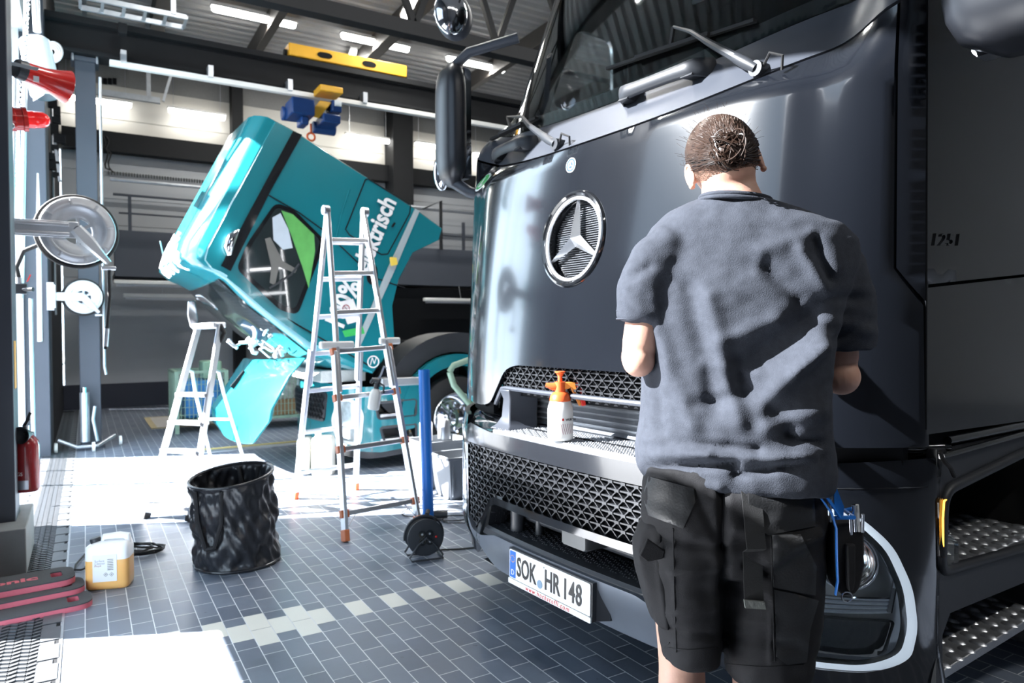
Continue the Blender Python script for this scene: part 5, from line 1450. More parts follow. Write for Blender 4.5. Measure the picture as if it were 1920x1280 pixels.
mb = MB(); mb.loft([[pm(x, y, dd) for x, y in ((1359,1082),(1394,1086),(1396,1098),(1361,1096))] for dd in (-.148, -.140)]); mb.build('belt_tip', mat('frayed_grey', (.16, .17, .16), .9, bump=.5), belt)
MB().sphere(onshort(1429, 911)-_f0*.006, .007, 12, 8, (1, .5, 1)).build('snap_button', M['chrome'], shorts)
flap([(1425,918),(1448,920),(1450,938),(1428,936)], .004, 'loop', M['plastic_black'])

# ---- tool pouch hanging at the hip
tp = thing('tool_pouch', 'black fabric tool pouch with blue edging hanging at the hip of the person', 'pouch', tuple(pm(1560, 1090, -.05)))
mb = MB(); mb.loft([[pm(x, y, d) for x, d in ((xl, -.10), (xr, -.085), (xr+2, -.02), (xl+4, -.02))] for y, xl, xr in ((962,1528,1588), (980,1530,1589), (1040,1532,1590), (1078,1540,1582), (1090,1546,1572))]); mb.build('pocket', M['shorts'], tp, bevel=.006)
mb = MB(); mb.loft([[pm(x, y, d) for x, d in ((xl, -.115), (xr, -.105), (xr, -.09), (xl, -.095))] for y, xl, xr in ((996,1548,1566), (1060,1550,1566), (1078,1553,1562))]); mb.build('small_pocket', M['shorts'], tp, bevel=.004)
mb = MB(); mb.tube([pm(1497,908,-.12), pm(1518,938,-.12), pm(1527,965,-.118), pm(1530,1020,-.112), pm(1533,1060,-.108), pm(1530,1085,-.105)], .005, 8, flat=.5); mb.tube([pm(1510,910,-.118), pm(1528,935,-.118), pm(1535,945,-.115)], .004, 8)
mb.tube([pm(1528,948,-.112), pm(1560,947,-.112), pm(1562,945,-.06), pm(1586,940,-.06)], .005, 8); mb.build('blue_edging', M['blue'], tp)
mb = MB(); mb.loft([[pm(x, y, d) for x, y in ((1529,893),(1533,895),(1547,930),(1546,948),(1531,946))] for d in (-.10, -.096)]); mb.build('blue_flap', M['blue'], tp)
mb = MB(); mb.torus(pm(1552, 1090, -.10), _f0, .012, .002, 20, 6); mb.build('ring', M['chrome'], tp)
for i, (x0, y0, x1, y1, r_, m_, lab) in enumerate(((1566,928,1571,965,.0042,'chrome','silver pen sticking out highest from the tool pouch'), (1572,928,1578,965,.0038,'white_plastic','white pen beside the tallest silver pen in the tool pouch'), (1559,944,1563,970,.0045,'chrome','short silver tool at the left of the pens in the pouch'), (1582,945,1584,966,.004,'steel','short grey tool at the right edge of the tool pouch'), (1525,917,1527,948,.003,'steel','thin metal rod at the left rim of the tool pouch'))):
    MB().tube([pm(x0, y0, -.095), pm(x1, y1+12, -.088)], r_, 10).build('pen', M[m_], label=lab, cat='pen', group='pens and tools in the pouch')
# ================================================================== PROPS ON THE FLOOR AND THE WALL
# ---- tall aluminium ladder opened as an A frame
tl = thing('telescopic_ladder', 'tall aluminium folding ladder with orange-brown joints, standing open between the trucks', 'ladder', tuple(fl(665, 960)))
F1, F2, F3, F4 = fl(648, 1015), fl(786, 987), fl(553, 935), fl(667, 918)
T1 = atd(611, 394, (F1.dot(_f0)+F3.dot(_f0))/2); T2 = atd(684, 398, (F2.dot(_f0)+F4.dot(_f0))/2)
def stiles(name, a, b, w, dside, m='alu'):
    return MB().bar(a, b, w, .055, dside)
lad_r = (F2-F1).normalized()
for (a, b) in ((F1, T1), (F2, T2), (F3, T1), (F4, T2)):
    front = a in (F1, F2)
    k = .545
    m_ = a.lerp(b, k); out = (a-b); 
    st = MB(); st.bar(a, m_, .026, .062, lad_r.cross(b-a)); st.build('lower_stile', M['alu'], tl, bevel=.004)
    off = lad_r*(-.02 if a in (F2, F4) else .02)
    st = MB(); st.bar(a.lerp(b, .42)+off, b+off*.6, .024, .052, lad_r.cross(b-a)); st.build('upper_stile', M['alu'], tl, bevel=.004)
    MB().bar(a-_z*0+(b-a)*.0, a.lerp(b, .032), .034, .070, lad_r.cross(b-a)).build('foot', M['ladder_tip'] if front else M['orange'], tl, bevel=.004)
def rungs(A0, A1, B0, B1, ts, cap):
    for t in ts:
        p, q = A0.lerp(A1, t), B0.lerp(B1, t)
        up = (A1-A0).cross(q-p)
        MB().bar(p, q, .032, .026, up).build('rung', M['alu'], tl, bevel=.004)
        if cap:
            for c, s in ((p, -1), (q, 1)):
                MB().bar(c - (q-p).normalized()*.025, c + (q-p).normalized()*.030, .050, .045, up).build('rung_cap', M['ladder_tip'], tl, bevel=.006)
rungs(F1, T1, F2, T2, (.075,.255,.405,.545), True); rungs(F1, T1, F2, T2, (.665,.79,.90,.965)[:3], False)
rungs(F3, T1, F4, T2, (.10,.25,.40,.53,.655,.78,.90), False)
# outrigger hinge bar at the joint of both halves
p, q = F1.lerp(T1, .565), F2.lerp(T2, .565)
MB().bar(p-lad_r*.10, p+lad_r*.14, .06, .05).build('joint_sleeve', M['white_plastic'], tl, bevel=.012)
MB().bar(q-lad_r*.06, q+lad_r*.10, .05, .05).build('joint_sleeve', M['white_plastic'], tl, bevel=.012)
for T in (T1, T2):
    MB().tube([T-lad_r*.022, T+lad_r*.022], .036, 16).build('hinge', M['alu'], tl, bevel=.003)
a, b = F1.lerp(T1, .075), F1.lerp(T1, .02); 
for P_, s in ((F1, 1), (F2, -1)):
    Tt = T1 if s == 1 else T2
    MB().bar(P_.lerp(Tt, .03)+lad_r*s*.01, P_.lerp(Tt, .075)+lad_r*s*.09, .004, .022, _f0).build('brace', M['alu'], tl)
# spray bottle hung on a rung
c = atd(703, 745, (F1.lerp(T1,.4).dot(_f0)+F2.lerp(T2,.4).dot(_f0))/2 - .06)
sbt = thing('hand_sprayer', 'small white hand sprayer with black head hanging tilted from a ladder rung', 'spray bottle', tuple(c-_z*.08))
ax = (_r0*.16+_z).normalized(); Bm = Matrix.Translation(c) @ frame(ax).to_4x4()
MB().lathe([(0,-.085),(.035,-.083),(.041,-.07),(.041,.02),(.030,.05),(.018,.062),(0,.062)], 24, Bm).build('bottle', M['white_plastic'], sbt, smooth=50)
MB().prism([(-.012,.0),(.02,.0),(.02,.045),(-.012,.045)], .0395, .0425, Bm @ Matrix.Rotation(radians(-90), 4, 'X') @ Matrix.Rotation(radians(0), 4, 'Z') @ Matrix.Translation((0,0,0))).build('label', M['plastic_black'], sbt)
mb = MB(); t_ = c+ax*.06; mb.tube([t_, t_+ax*.035], .019, 12); mb.tube([t_+ax*.03, t_+ax*.06+_r0*.01, t_+ax*.065-_r0*.03, t_+ax*.04-_r0*.045], [.017,.02,.016,.010], 10); mb.tube([t_+ax*.05, t_+ax*.02+_r0*.05, t_-ax*.03+_r0*.055], .007, 8); mb.build('trigger_head', M['plastic_black'], sbt)
mb = MB(); mb.tube([t_+ax*.05, t_+_r0*.035+_z*.10, t_+_r0*.055+_z*.155, t_+_r0*.075+_z*.14], .006, 8); mb.build('hook', M['steel'], sbt)

# ---- small step ladder
s1 = thing('step_ladder', 'small aluminium step ladder with treads standing in the sunlit patch on the left', 'ladder', tuple(fl(380, 930)))
A1, A2 = fl(272, 972), fl(355, 977); A3, A4 = fl(410, 921), fl(474, 917)
dT = 5.35; B1, B2 = atd(378, 618, dT), atd(412, 616, dT-.25); 
B1, B2 = atd(372, 612, 5.50), atd(413, 609, 5.30)
sd_ = (A2-A1).normalized()
for a, b in ((A1, B1), (A2, B2)):
    MB().bar(a, b, .022, .055, sd_.cross(b-a)).build('front_stile', M['alu'], s1, bevel=.003)
    MB().bar(a, a.lerp(b, .03), .03, .065, sd_.cross(b-a)).build('foot', M['rubber'], s1)
for i, t in enumerate((.06, .18, .315, .455, .59)):
    t = (.065,.20,.34,.485,.63)[i]
    p, q = A1.lerp(B1, t), A2.lerp(B2, t); n_ = _f0
    MB().bar(p, q, .085, .028, _z).build('tread', M['alu'], s1, bevel=.004)
C1, C2 = A1.lerp(B1, .76), A2.lerp(B2, .76)
for a, c_, k in ((A3, C1, 1), (A4, C2, 1)):
    MB().tube([c_, c_ + _f0*.10 - _z*.02, c_.lerp(a, .18)+_f0*.05, a], .013, 10).build('rear_leg', M['alu'], s1)
for t in (.12, .62): MB().tube([A3.lerp(C1, t), A4.lerp(C2, t)], .010, 8).build('cross_tube', M['alu'], s1)
mb = MB(); mb.bar(B1, B2, .10, .045, _z); mb.build('top_handle', M['alu'], s1, bevel=.01)
MB().tube([B2, B2+sd_*.035-_z*.06, B2-_z*.13], .017, 8).build('handle_end', M['rubber'], s1)
MB().box(tuple(A1.lerp(B1,.69)+V((0,0,-.01))), tuple(A2.lerp(B2,.69)+V((0,.12,.015)))).build('tray', M['alu'], s1, bevel=.004) if False else None

# ---- black pop-up bin
bc_ = fl(446, 1052); 
bn = thing('popup_bin', 'crumpled black fabric pop-up bin with two handles standing on the tiles', 'bin', (bc_.x, bc_.y, 0))
M['bag'] = mat('black_nylon', (.016, .017, .021), .33, 0, var=.2, bump=.25, bscale=30, spec=.55)
RB = .232; HB_ = .50
mb = MB(); R = []; NA = 96; NZ = 40
def bagr(an, t):
    tw = an + .35*sin(t*3)
    w = .005*sin(an*7+t*9) + .006*sin(an*13-t*14+1) + .006*sin(an*23+t*21) + .012*noise.noise(V((cos(an)*2.5, sin(an)*2.5, t*5))) + .010*noise.noise(V((cos(an)*6, sin(an)*6, t*9)))
    spiral = .010*cos((t - (an/(2*pi)))*2*pi*2.0)
    edge = min(1, t/.06, (1-t)/.05) if 0 < t < 1 else 0
    return RB + (w+spiral-.006)*max(edge, 0)
def bagp(an, t, dr=0):
    c = V((bc_.x, bc_.y, 0)) + (_r0*.02 - _f0*.0)*0 - _r0*.03*t
    tilt = .035*cos(an-pi*.35)
    return c + (_r0*cos(an)+_f0*sin(an))*(bagr(an, t)+dr) + _z*(.004 + (HB_+tilt)*t)
for j in range(NZ+1): R.append([bagp(2*pi*k/NA, j/NZ) for k in range(NA)])
for j in range(NZ, 2, -1): R.append([bagp(2*pi*k/NA, j/NZ, -.006) for k in range(NA)])
mb.loft(R); mb.build('fabric_body', M['bag'], bn, smooth=180)
MB().tube([bagp(2*pi*k/64, 1.0, -.002)+_z*.003 for k in range(64)], .009, 8, closed=True).build('top_ring', M['bag'], bn)
MB().tube([bagp(2*pi*k/64, 0.015, .002) for k in range(64)], .008, 8, closed=True).build('bottom_ring', M['bag'], bn)
for an0 in (-pi/2-.25, pi/2-.1):
    mb = MB(); pts = [bagp(an0-.32, .97, .006), bagp(an0-.25, .6, .012), bagp(an0-.05, .30, .022), bagp(an0+.18, .33, .024), bagp(an0+.34, .6, .014), bagp(an0+.38, .97, .006)] if an0 < 0 else [bagp(an0-.3, .97, -.01), bagp(an0-.2, .75, -.03), bagp(an0+.2, .75, -.03), bagp(an0+.3, .97, -.01)]
    sm = []
    for i in range(len(pts)-1):
        for k in range(5): sm.append(pts[i].lerp(pts[i+1], k/5))
    mb.tube(sm+[pts[-1]], .012, 6, flat=1); mb.build('handle', mat('black_strap_%d' % (an0 > 0), (.012, .012, .014), .8), bn)

# ---- jerrycan with amber liquid
jc0 = fl(207, 1097); 
jt = atan2(_r0.y, _r0.x) + radians(14)
jc = thing('jerrycan', 'translucent white plastic canister half full of amber liquid with black screw cap', 'canister', (jc0.x, jc0.y, 0), (0, 0, jt))
JM = WM[jc.name]
def rr_(w, d, r, n=5): return roundpoly([(-w, -d), (w, -d), (w, d), (-w, d)], r, n)
M['hdpe'] = mat('translucent_white_plastic', (.88, .90, .92), .35, 0, var=.03, sub=.0)
M['amber'] = mat('amber_liquid_in_plastic', (.90, .50, .17), .30, 0, var=.08, scale=4, sub=.3)
def jr(w, d, r, z, dx=0): return [JM @ V((x+dx, y, z)) for x, y in rr_(w, d, r)]
mb = MB(); mb.loft([jr(.095, .060, .03, .0), jr(.103, .068, .035, .008), jr(.105, .070, .035, .03), jr(.105, .070, .035, .155)]); mb.build('amber_part', M['amber'], jc, smooth=60)
mb = MB(); mb.loft([jr(.105, .070, .035, .1551), jr(.105, .070, .035, .20), jr(.102, .067, .035, .222), jr(.085, .06, .03, .238, .012), jr(.07, .05, .03, .244, .02)]); up_ = mb.build('upper_part', M['hdpe'], jc, smooth=60)
mb = MB(); mb.tube([JM @ V((-.03, 0, .235)), JM @ V((-.025, 0, .262)), JM @ V((.05, 0, .268)), JM @ V((.085, 0, .262)), JM @ V((.09, 0, .225))], [.016,.017,.018,.019,.02], 12); mb.build('grip', M['hdpe'], jc)
mb = MB().lathe([(.0,0),(.026,0),(.027,.004),(.027,.026),(.024,.03),(0,.03)], 24, JM @ Matrix.Translation((-.062, 0, .232)) @ Matrix.Rotation(radians(-14), 4, 'Y'), caps=False); mb.build('screw_cap', M['plastic_black'], jc)
lab_ = MB().box((-.062, -.0725, .045), (.052, -.0705, .185), JM).build('paper_label', M['white'], jc, smooth=0)
LM = JM @ Matrix(((1,0,0,0),(0,0,-1,-.0727),(0,1,0,0),(0,0,0,1)))
M['print_grey'] = mat('grey_print', (.25, .27, .34), .6)
mb = text_mb('Surface', .016, LM @ Matrix.Translation((-.053, .150, 0)), .0002); m2 = text_mb('Cleaner', .016, LM @ Matrix.Translation((-.053, .137, 0)), .0002); mb.add(m2.v, m2.f)
mb.build('label_print', M['print_grey'], lab_, smooth=0)
text_mb('Pro+', .016, LM @ Matrix.Translation((-.053, .124, 0)), .0002).build('label_print', M['red_dark'], lab_, smooth=0)
mb = MB()
for k in range(7): mb.box((.008, .105+k*.009, 0), (.036, .108+k*.009, .0003), LM)
for cx in (-.0, .027):
    mb.loft([[LM @ V((cx+dx*s, .082+dy*s, zz)) for dx, dy in ((-1,0),(0,1),(1,0),(0,-1))] for s, zz in ((.011, 0), (.011, .0004), (.009, .0004), (.009, 0))], caps=False)
    mb.lathe([(0, 0), (.003, 0), (.003, .0005), (0, .0005)], 8, LM @ Matrix.Translation((cx, .082, 0)))
mb.build('hazard_symbols', M['ink'], lab_, smooth=0)

# ---- coiled cable with plug
cc_ = fl(250, 1037)
cbm = MB(); rnd = random.Random(5)
pts = []
for k in range(150):
    an = k*.22; R_ = .155+.025*sin(k*.13)+.012*sin(k*1.7); pts.append(V((cc_.x, cc_.y, .012+.022*abs(sin(k*.09)))) + _r0*cos(an)*R_ + _f0*sin(an)*R_*.62 + _r0*.02*sin(k*.05))
cbm.tube(pts, .0058, 6)
tail = [pts[0], fl(185,1030,.01), fl(160,1038,.01), fl(142,1058,.01), fl(140,1068,.008), fl(152,1068,.01), fl(162,1064,.012)]
sm = []
for i in range(len(tail)-1):
    for k in range(4): sm.append(tail[i].lerp(tail[i+1], k/4))
cbm.tube(sm, .0055, 6)
cable = cbm.build('cable_coil', M['rubber'], label='black cable coiled on the tiles behind the amber canister', cat='cable')
MB().tube([fl(160,1064,.014), fl(166,1062,.016), fl(176,1058,.016)], [.010,.017,.015], 10).build('plug', M['rubber'], cable)

# ---- kneeling pads
def pad(px0, px1, w, h, z, rotz, label, letter=None):
    c0, c1 = fl(*px0), fl(*px1); d = (c1-c0); L = d.length; an = atan2(d.y, d.x)
    t = thing('kneeling_pad', label, 'mat', (c1.x, c1.y, z), (0, 0, an), group='foam kneeling pads in the lower left corner')
    Mx = WM[t.name]
    out = roundpoly([(-L, -w/2, .03), (0, -w/2, .08), (0, w/2, .08), (-L, w/2, .03)], .08, 7)
    hole = roundpoly([(-.105, -.045), (-.055, -.045), (-.055, .045), (-.105, .045)], .015)
    S = lambda x, y, o=0: Mx @ V((x, y, o))
    for nm, z0, z1, mm in (('pink_core', 0, h*.82, 'pink'), ('black_top', h*.82, h, 'foam')):
        mb = MB(); patch(mb, out, S, z1-z0, .08, [hole], off=z0); mb.build(nm, M[mm], t, smooth=30)
    if letter:
        text_mb('sonic', .085, Mx @ Matrix.Translation((-.40, -.03, h+.0005)), .0006, sx=1.35, bold=.003).build('lettering', M['pink'], t, smooth=0)
    return t
M['pink'] = mat('pink_foam', (.58, .13, .17), .75, 0, var=.12, bump=.2, bscale=120); M['foam'] = mat('black_foam', (.055, .058, .064), .85, 0, var=.15, bump=.3, bscale=200)
pad((-120,1185), (172,1126), .21, .030, .0, 0, 'lowest of the stacked pink and black kneeling pads')
pad((-130,1168), (158,1110), .21, .030, .031, 0, 'middle one of the stacked pink and black kneeling pads')
pad((-150,1160), (140,1104), .24, .034, .062, 0, 'top kneeling pad, black with the word sonic over a pink core', True)

# ---- blue post
pf_ = fl(803, 974)
pt_ = atd(795, 693, (pf_-CC).dot(CF)); 
bp_ = thing('blue_post', 'slim upright blue plastic tube standing between ladder and black truck', 'post', (pf_.x, pf_.y, 0))
mb = MB(); n_ = 24; dr = pt_-pf_; rr0 = .040
Fm = frame(dr); ringp = lambda c, r: [c + Fm @ V((cos(2*pi*k/n_)*r, sin(2*pi*k/n_)*r, 0)) for k in range(n_)]
mb.loft([ringp(pf_+_z*.005, rr0), ringp(pt_, rr0), ringp(pt_, rr0-.005), ringp(pt_-dr*.1, rr0-.005)]); mb.build('tube', M['blue'], bp_)

# ---- cable reel
rc = fl(795, 1046); rax = (-_f0*.93 + _r0*.36).normalized()
rl = thing('cable_reel', 'black cable reel with four sockets on a wire stand', 'cable reel', (rc.x, rc.y, 0))
RCn = V((rc.x, rc.y, .135))
RM = Matrix.Translation(RCn) @ frame(rax).to_4x4()
mb = MB(); mb.lathe([(.03,-.055),(.105,-.055),(.108,-.05),(.108,-.045),(.075,-.04),(.075,.035),(.108,.04),(.108,.048),(.095,.052),(.03,.05)], 40, RM); mb.build('drum', M['plastic_black'], rl, smooth=40)
mb = MB()
for k in range(7): mb.torus(RM @ V((0,0,-.034+k*.011)), rax, .080+.008*(k % 2), .0065, 36, 6)
mb.build('wound_cable', M['rubber'], rl)
fr0 = frame(rax)
for k in range(4):
    an = pi/4+k*pi/2; sk = MB().lathe([(.021,.050),(.021,.058),(.017,.058),(.015,.053),(0,.053)], 18, RM @ Matrix.Translation((cos(an)*.032, sin(an)*.032, 0)), caps=False).build('socket', M['gloss_black'], rl)
    MB().sphere(RM @ V((cos(an)*.032, sin(an)*.032, .056)), .006, 8, 6).build('contact', M['steel'], sk)
MB().sphere(RM @ V((0, -.062, .052)), .007, 8, 6).build('reset_button', M['red'], rl)
sidev = rax.cross(_z).normalized()
mb = MB()
for s in (-.065, .06):
    c = V((rc.x, rc.y, .008)) + rax*s
    mb.tube([c - sidev*.085 + rax*.0, c - sidev*.10 + _z*.02, c - sidev*.05 + _z*.09 - rax*s*.1, RCn + rax*s*1.05, c + sidev*.05 + _z*.09, c + sidev*.10 + _z*.02, c + sidev*.085, c - sidev*.085], .006, 8)
mb.tube([V((rc.x, rc.y, .008)) + rax*-.065 - sidev*.1, V((rc.x, rc.y, .008)) + rax*.06 - sidev*.1], .006, 8)
mb.torus(RCn+_z*.0, rax, .118, .006, 30, 8, _z, -pi*.55, pi*.55)
mb.build('wire_stand', M['plastic_black'], rl)
mb = MB(); mb.tube([RCn+_z*.12-sidev*.02, RCn+_z*.13-sidev*.04-rax*.05], .013, 10); mb.build('grip', M['rubber'], rl)
cm = MB(); tail = [V((rc.x,rc.y,.02))+sidev*.03-rax*.06, fl(832,1030,.006), fl(860,1029,.006), fl(890,1026,.006), fl(960,1018,.006)]
sm = []
for i in range(len(tail)-1):
    for k in range(4): sm.append(tail[i].lerp(tail[i+1], k/4))
cm.tube(sm, .005, 6); cm.build('reel_cable', M['rubber'], label='black cable running from the reel under the black truck', cat='cable')
# loose cables and black plug adapter behind the reel
cm = MB(); 
for (cx, cy, a_, b_) in ((840, 968, .16, .10), (862, 975, .12, .07), (790, 962, .14, .08)):
    c = fl(cx, cy); cm.tube([V((c.x, c.y, .008+.004*sin(3*t))) + _r0*a_*cos(t) + _f0*b_*sin(t)*1.6 for t in [2*pi*k/30 for k in range(31)]], .004, 6)
lc = cm.build('loose_cable', M['rubber'], label='thin loose black cables lying in loops behind the cable reel', cat='cable')
c = fl(826, 972); pg = MB().tube([c+_z*.03-_r0*.07, c+_z*.03-_r0*.03, c+_z*.03+_r0*.05], [.022,.03,.026], 10).build('adapter_plug', M['plastic_black'], label='black and orange cable coupling lying behind the blue post', cat='plug')
MB().tube([c+_z*.03-_r0*.09, c+_z*.03-_r0*.07], .022, 10).build('orange_ring', M['orange'], pg)

# ---- tubs and parts on the floor at the truck
M['crate'] = mat('grey_crate_plastic', (.15, .165, .185), .5, 0, var=.08)
c = fl(856, 938)
cr = thing('grey_tub', 'large grey plastic tub standing on the floor against the black truck bumper', 'tub', (c.x+.12, c.y+.2, 0))
def tub(x0, y0, x1, y1, z0, z1, root, fl_m='crate', t=.012):
    R = []
    for z, k in ((z0, .86), (z1-.02, 1.0), (z1-.02, 1.08), (z1, 1.08), (z1, .98), (z0+.02, .84)):
        cx, cy = (x0+x1)/2, (y0+y1)/2; R.append([V((cx+(x-cx)*k, cy+(y-cy)*k, z)) for x, y in ((x0,y0),(x1,y0),(x1,y1),(x0,y1))])
    mb = MB(); mb.loft(R); return mb.build('tub_body', M[fl_m], root, smooth=0, bevel=.004)
tub(c.x-.06, c.y, c.x+.34, c.y+.34, 0.0, .34, cr)
for k in (.0, .13, .26): MB().box((c.x-.06+.03+k, c.y-.0, .03), (c.x-.06+.045+k, c.y+.035, .30)).build('rib', M['crate'], cr)
c2 = V((c.x+.04, c.y+.5, 0))
cr2 = thing('storage_box', 'grey box behind the grey tub with two white tins in it', 'box', (c2.x+.1, c2.y+.1, 0))
tub(c2.x-.12, c2.y-.05, c2.x+.32, c2.y+.3, 0., .40, cr2)
for i, (dx, lab) in enumerate(((-.05, 'left of two bright white tins on the grey box by the truck'), (.12, 'right of two bright white tins on the grey box by the truck'))):
    MB().lathe([(0,.0),(.055,0),(.055,.15),(.04,.17),(.02,.175),(.02,.20),(0,.20)], 18, Matrix.Translation((c2.x+dx, c2.y+.05, .405))).build('white_tin', M['alu'] if i else M['white_plastic'], label=lab, cat='tin', group='tins on the grey box')
# white canisters under the tall ladder
for i, (p, w, h, lab) in enumerate((((607,888), .095, .36, 'wide dirty white plastic canister behind the tall ladder'), ((572,886), .06, .34, 'narrow white plastic canister left of the wide one behind the ladder'))):
    c = fl(*p); t = thing('white_canister', lab, 'canister', (c.x, c.y, 0), (0,0,-.5), group='white canisters behind the ladder'); Mx = WM[t.name]
    mb = MB(); mb.loft([[Mx @ V((x*k, y*k, z)) for x, y in rr_(w, .10, .04)] for z, k in ((0,.94),(.015,1),(h-.05,1),(h-.015,.92),(h,.7))]); mb.build('body', mat('stained_white_%d' % i, (.66, .65, .60), .5, var=.25, scale=9), t, smooth=60)
    MB().lathe([(0,h),(.03,h),(.03,h+.03),(0,h+.03)], 14, Mx @ Matrix.Translation((-w*.5, 0, 0))).build('cap', M['white_plastic'], t)

# ---- wire mesh crates behind
def gitter(px0, px1, py, hgt, lab, y, fill):
    a = ony(px0, py, y); b = ony(px1, py, y); x0, x1 = a.x, b.x; dp = .8
    t = thing('mesh_crate', lab, 'crate', ((x0+x1)/2, y, 0), group='green wire mesh crates at the back'); z0 = .14
    for x in (x0, x1):
        for yy in (y, y+dp): MB().box((x-.025, yy-.025, 0.0), (x+.025, yy+.025, z0+hgt)).build('post', M['sage'], t)
    mb = MB()
    for z in (z0, z0+hgt-.03): 
        mb.box((x0, y-.02, z), (x1, y+.02, z+.035)); mb.box((x0, y+dp-.02, z), (x1, y+dp+.02, z+.035)); mb.box((x0-.02, y, z), (x0+.02, y+dp, z+.035)); mb.box((x1-.02, y, z), (x1+.02, y+dp, z+.035))
    mb.build('frame', M['sage'], t, smooth=0)
    MB().box((x0, y, z0), (x1, y+dp, z0+.03)).build('floor_plate', M['sage'], t)
    mb = MB(); k = x0+.05
    while k < x1: mb.box((k-.004, y-.005, z0), (k+.004, y+.003, z0+hgt)); k += .05
    k = y+.05
    while k < y+dp: mb.box((x0-.004, k-.004, z0), (x0+.004, k+.004, z0+hgt)); k += .05
    z = z0+.1
    while z < z0+hgt: mb.box((x0, y-.006, z-.003), (x1, y+.004, z+.003)); z += .1
    mb.build('wire_mesh', M['sage'], t, smooth=0, kind='stuff')
    return x0, x1, y, dp, z0
g1 = gitter(332, 425, 790, .68, 'green wire mesh crate with blue sheeting, left behind the step ladder', 10.2, 0)
MB().box((g1[0]+.1, g1[2]+.06, g1[4]+.04), (g1[1]-.05, g1[2]+.7, g1[4]+.55)).build('blue_sheet_bundle', mat('blue_sheeting', (.03, .20, .50), .35, var=.3, bump=.5, bscale=14), bevel=.05, label='blue plastic sheeting packed inside the left mesh crate', cat='sheeting')
MB().box((g1[0]+.35, g1[2]+.2, g1[4]+.56), (g1[1]-.02, g1[2]+.6, g1[4]+.80)).build('green_box', mat('pale_green_card', (.25, .40, .28), .6), bevel=.02, label='pale green box on top of the blue sheeting', cat='box')
g2 = gitter(478, 590, 790, .66, 'green wire mesh crate holding crumpled clear film, behind the open flap', 10.0, 1)
mb = MB(); mb.sphere(V(((g2[0]+g2[1])/2, g2[2]+.4, g2[4]+.38)), 1, 40, 26, ((g2[1]-g2[0])*.40, .30, .34))
for i, p in enumerate(mb.v): mb.v[i] = p + V((noise.noise(p*9), noise.noise(p*9+V((5,0,0))), noise.noise(p*9+V((0,7,0)))))*.07
mb.build('clear_film', mat('crumpled_clear_film', (.55, .60, .60), .15, .3, var=.5, scale=25, bump=.8, bscale=18), smooth=0, label='crumpled clear plastic film heaped inside the right mesh crate', cat='film')
MB().box((g2[0]+.2, g2[2]+.05, g2[4]+.035), (g2[0]+.75, g2[2]+.3, g2[4]+.25)).build('cardboard_box', mat('cardboard', (.28, .17, .09), .8), bevel=.01, label='brown cardboard box in the bottom of the right mesh crate', cat='box')
# pit cover and floor rail behind the ladders
MB().box((.76, 10.9, .001), (1.9, 12.4, .006)).build('trim_5', mat('pit_yellow_edge', (.45, .38, .22), .6, var=.2), kind='structure', smooth=0)
MB().box((.84, 10.98, .005), (1.9, 12.3, .009)).build('trim_6', mat('pit_plate', (.45, .44, .42), .6, var=.1), kind='structure', smooth=0)
MB().box((.9, 8.35, .0), (9, 8.5, .02)).build('trim_7', M['steel'], kind='structure', bevel=.004)
MB().box((1.0, 8.6, .0), (9, 8.66, .015)).build('trim_8', mat('yellow_line', (.6, .5, .2), .6, var=.2), kind='structure', smooth=0)

# ---- floor drain with grating
dg_ = thing('floor_drain', 'long black drainage channel with slotted grating along the gate wall', 'drain', (-.27, 6, 0))
MB().box((-.42, .3, -.02), (-.118, 14.2, .002)).build('channel_bed', M['dark'], dg_, smooth=0)
M['drain'] = mat('cast_grey_drain', (.10, .108, .12), .42, .5, var=.2, scale=20)
for nm, x0, x1 in (('left_flange', -.425, -.345), ('right_flange', -.19, -.115)):
    mb = MB(); y = .3
    while y < 14:
        mb.box((x0, y, 0), (x1, y+.155, .006)); mb.box((x0+.02, y+.155, 0), (x1, y+.20, .0045) ) if x0 < -.3 else mb.box((x0, y+.155, 0), (x1-.02, y+.20, .0045)); y += .21
    mb.build(nm, M['drain'], dg_, smooth=0)
mb = MB(); y = .3; k = 0
while y < 14:
    for c in range(5):
        x = -.345+c*.031; mb.bar((x, y + (.014 if c % 2 else 0), .004), (x+.031, y + (0 if c % 2 else .014), .004), .016, .006, _z)
    y += .040; k += 1
mb.build('slotted_grating', M['drain'], dg_, smooth=0, kind='stuff')
MB().box((-.118, .3, 0), (-.105, 14.2, .003)).build('edge_strip', M['steel'], dg_, smooth=0)

# ---- lifting column
lc_ = thing('lifting_column', 'dark grey square steel column carrying the crane beam', 'column', (.04, 9.62, 0))
MB().box((-.065, 9.52, 0), (.145, 9.74, 4.50)).build('shaft', M['column'], lc_, bevel=.008)
MB().box((-.10, 9.48, 4.46), (.18, 9.78, 4.51)).build('head_plate', M['column'], lc_, bevel=.004)
MB().box((-.10, 9.48, 0), (.18, 9.78, .02)).build('foot_plate', M['column'], lc_)
for x in (-.08, .16):
    MB().tube([V((x, 9.47, 4.44)), V((x, 9.47, 4.54))], .012, 8).build('bolt', M['steel'], lc_)
mb = MB(); mb.tube([V((.185, 9.50, 4.3)), V((.185, 9.50, .95)), V((.20, 9.5, .85))], .016, 8); mb.build('conduit', M['steel'], label='thin grey conduit pipe running down right of the dark column', cat='pipe')
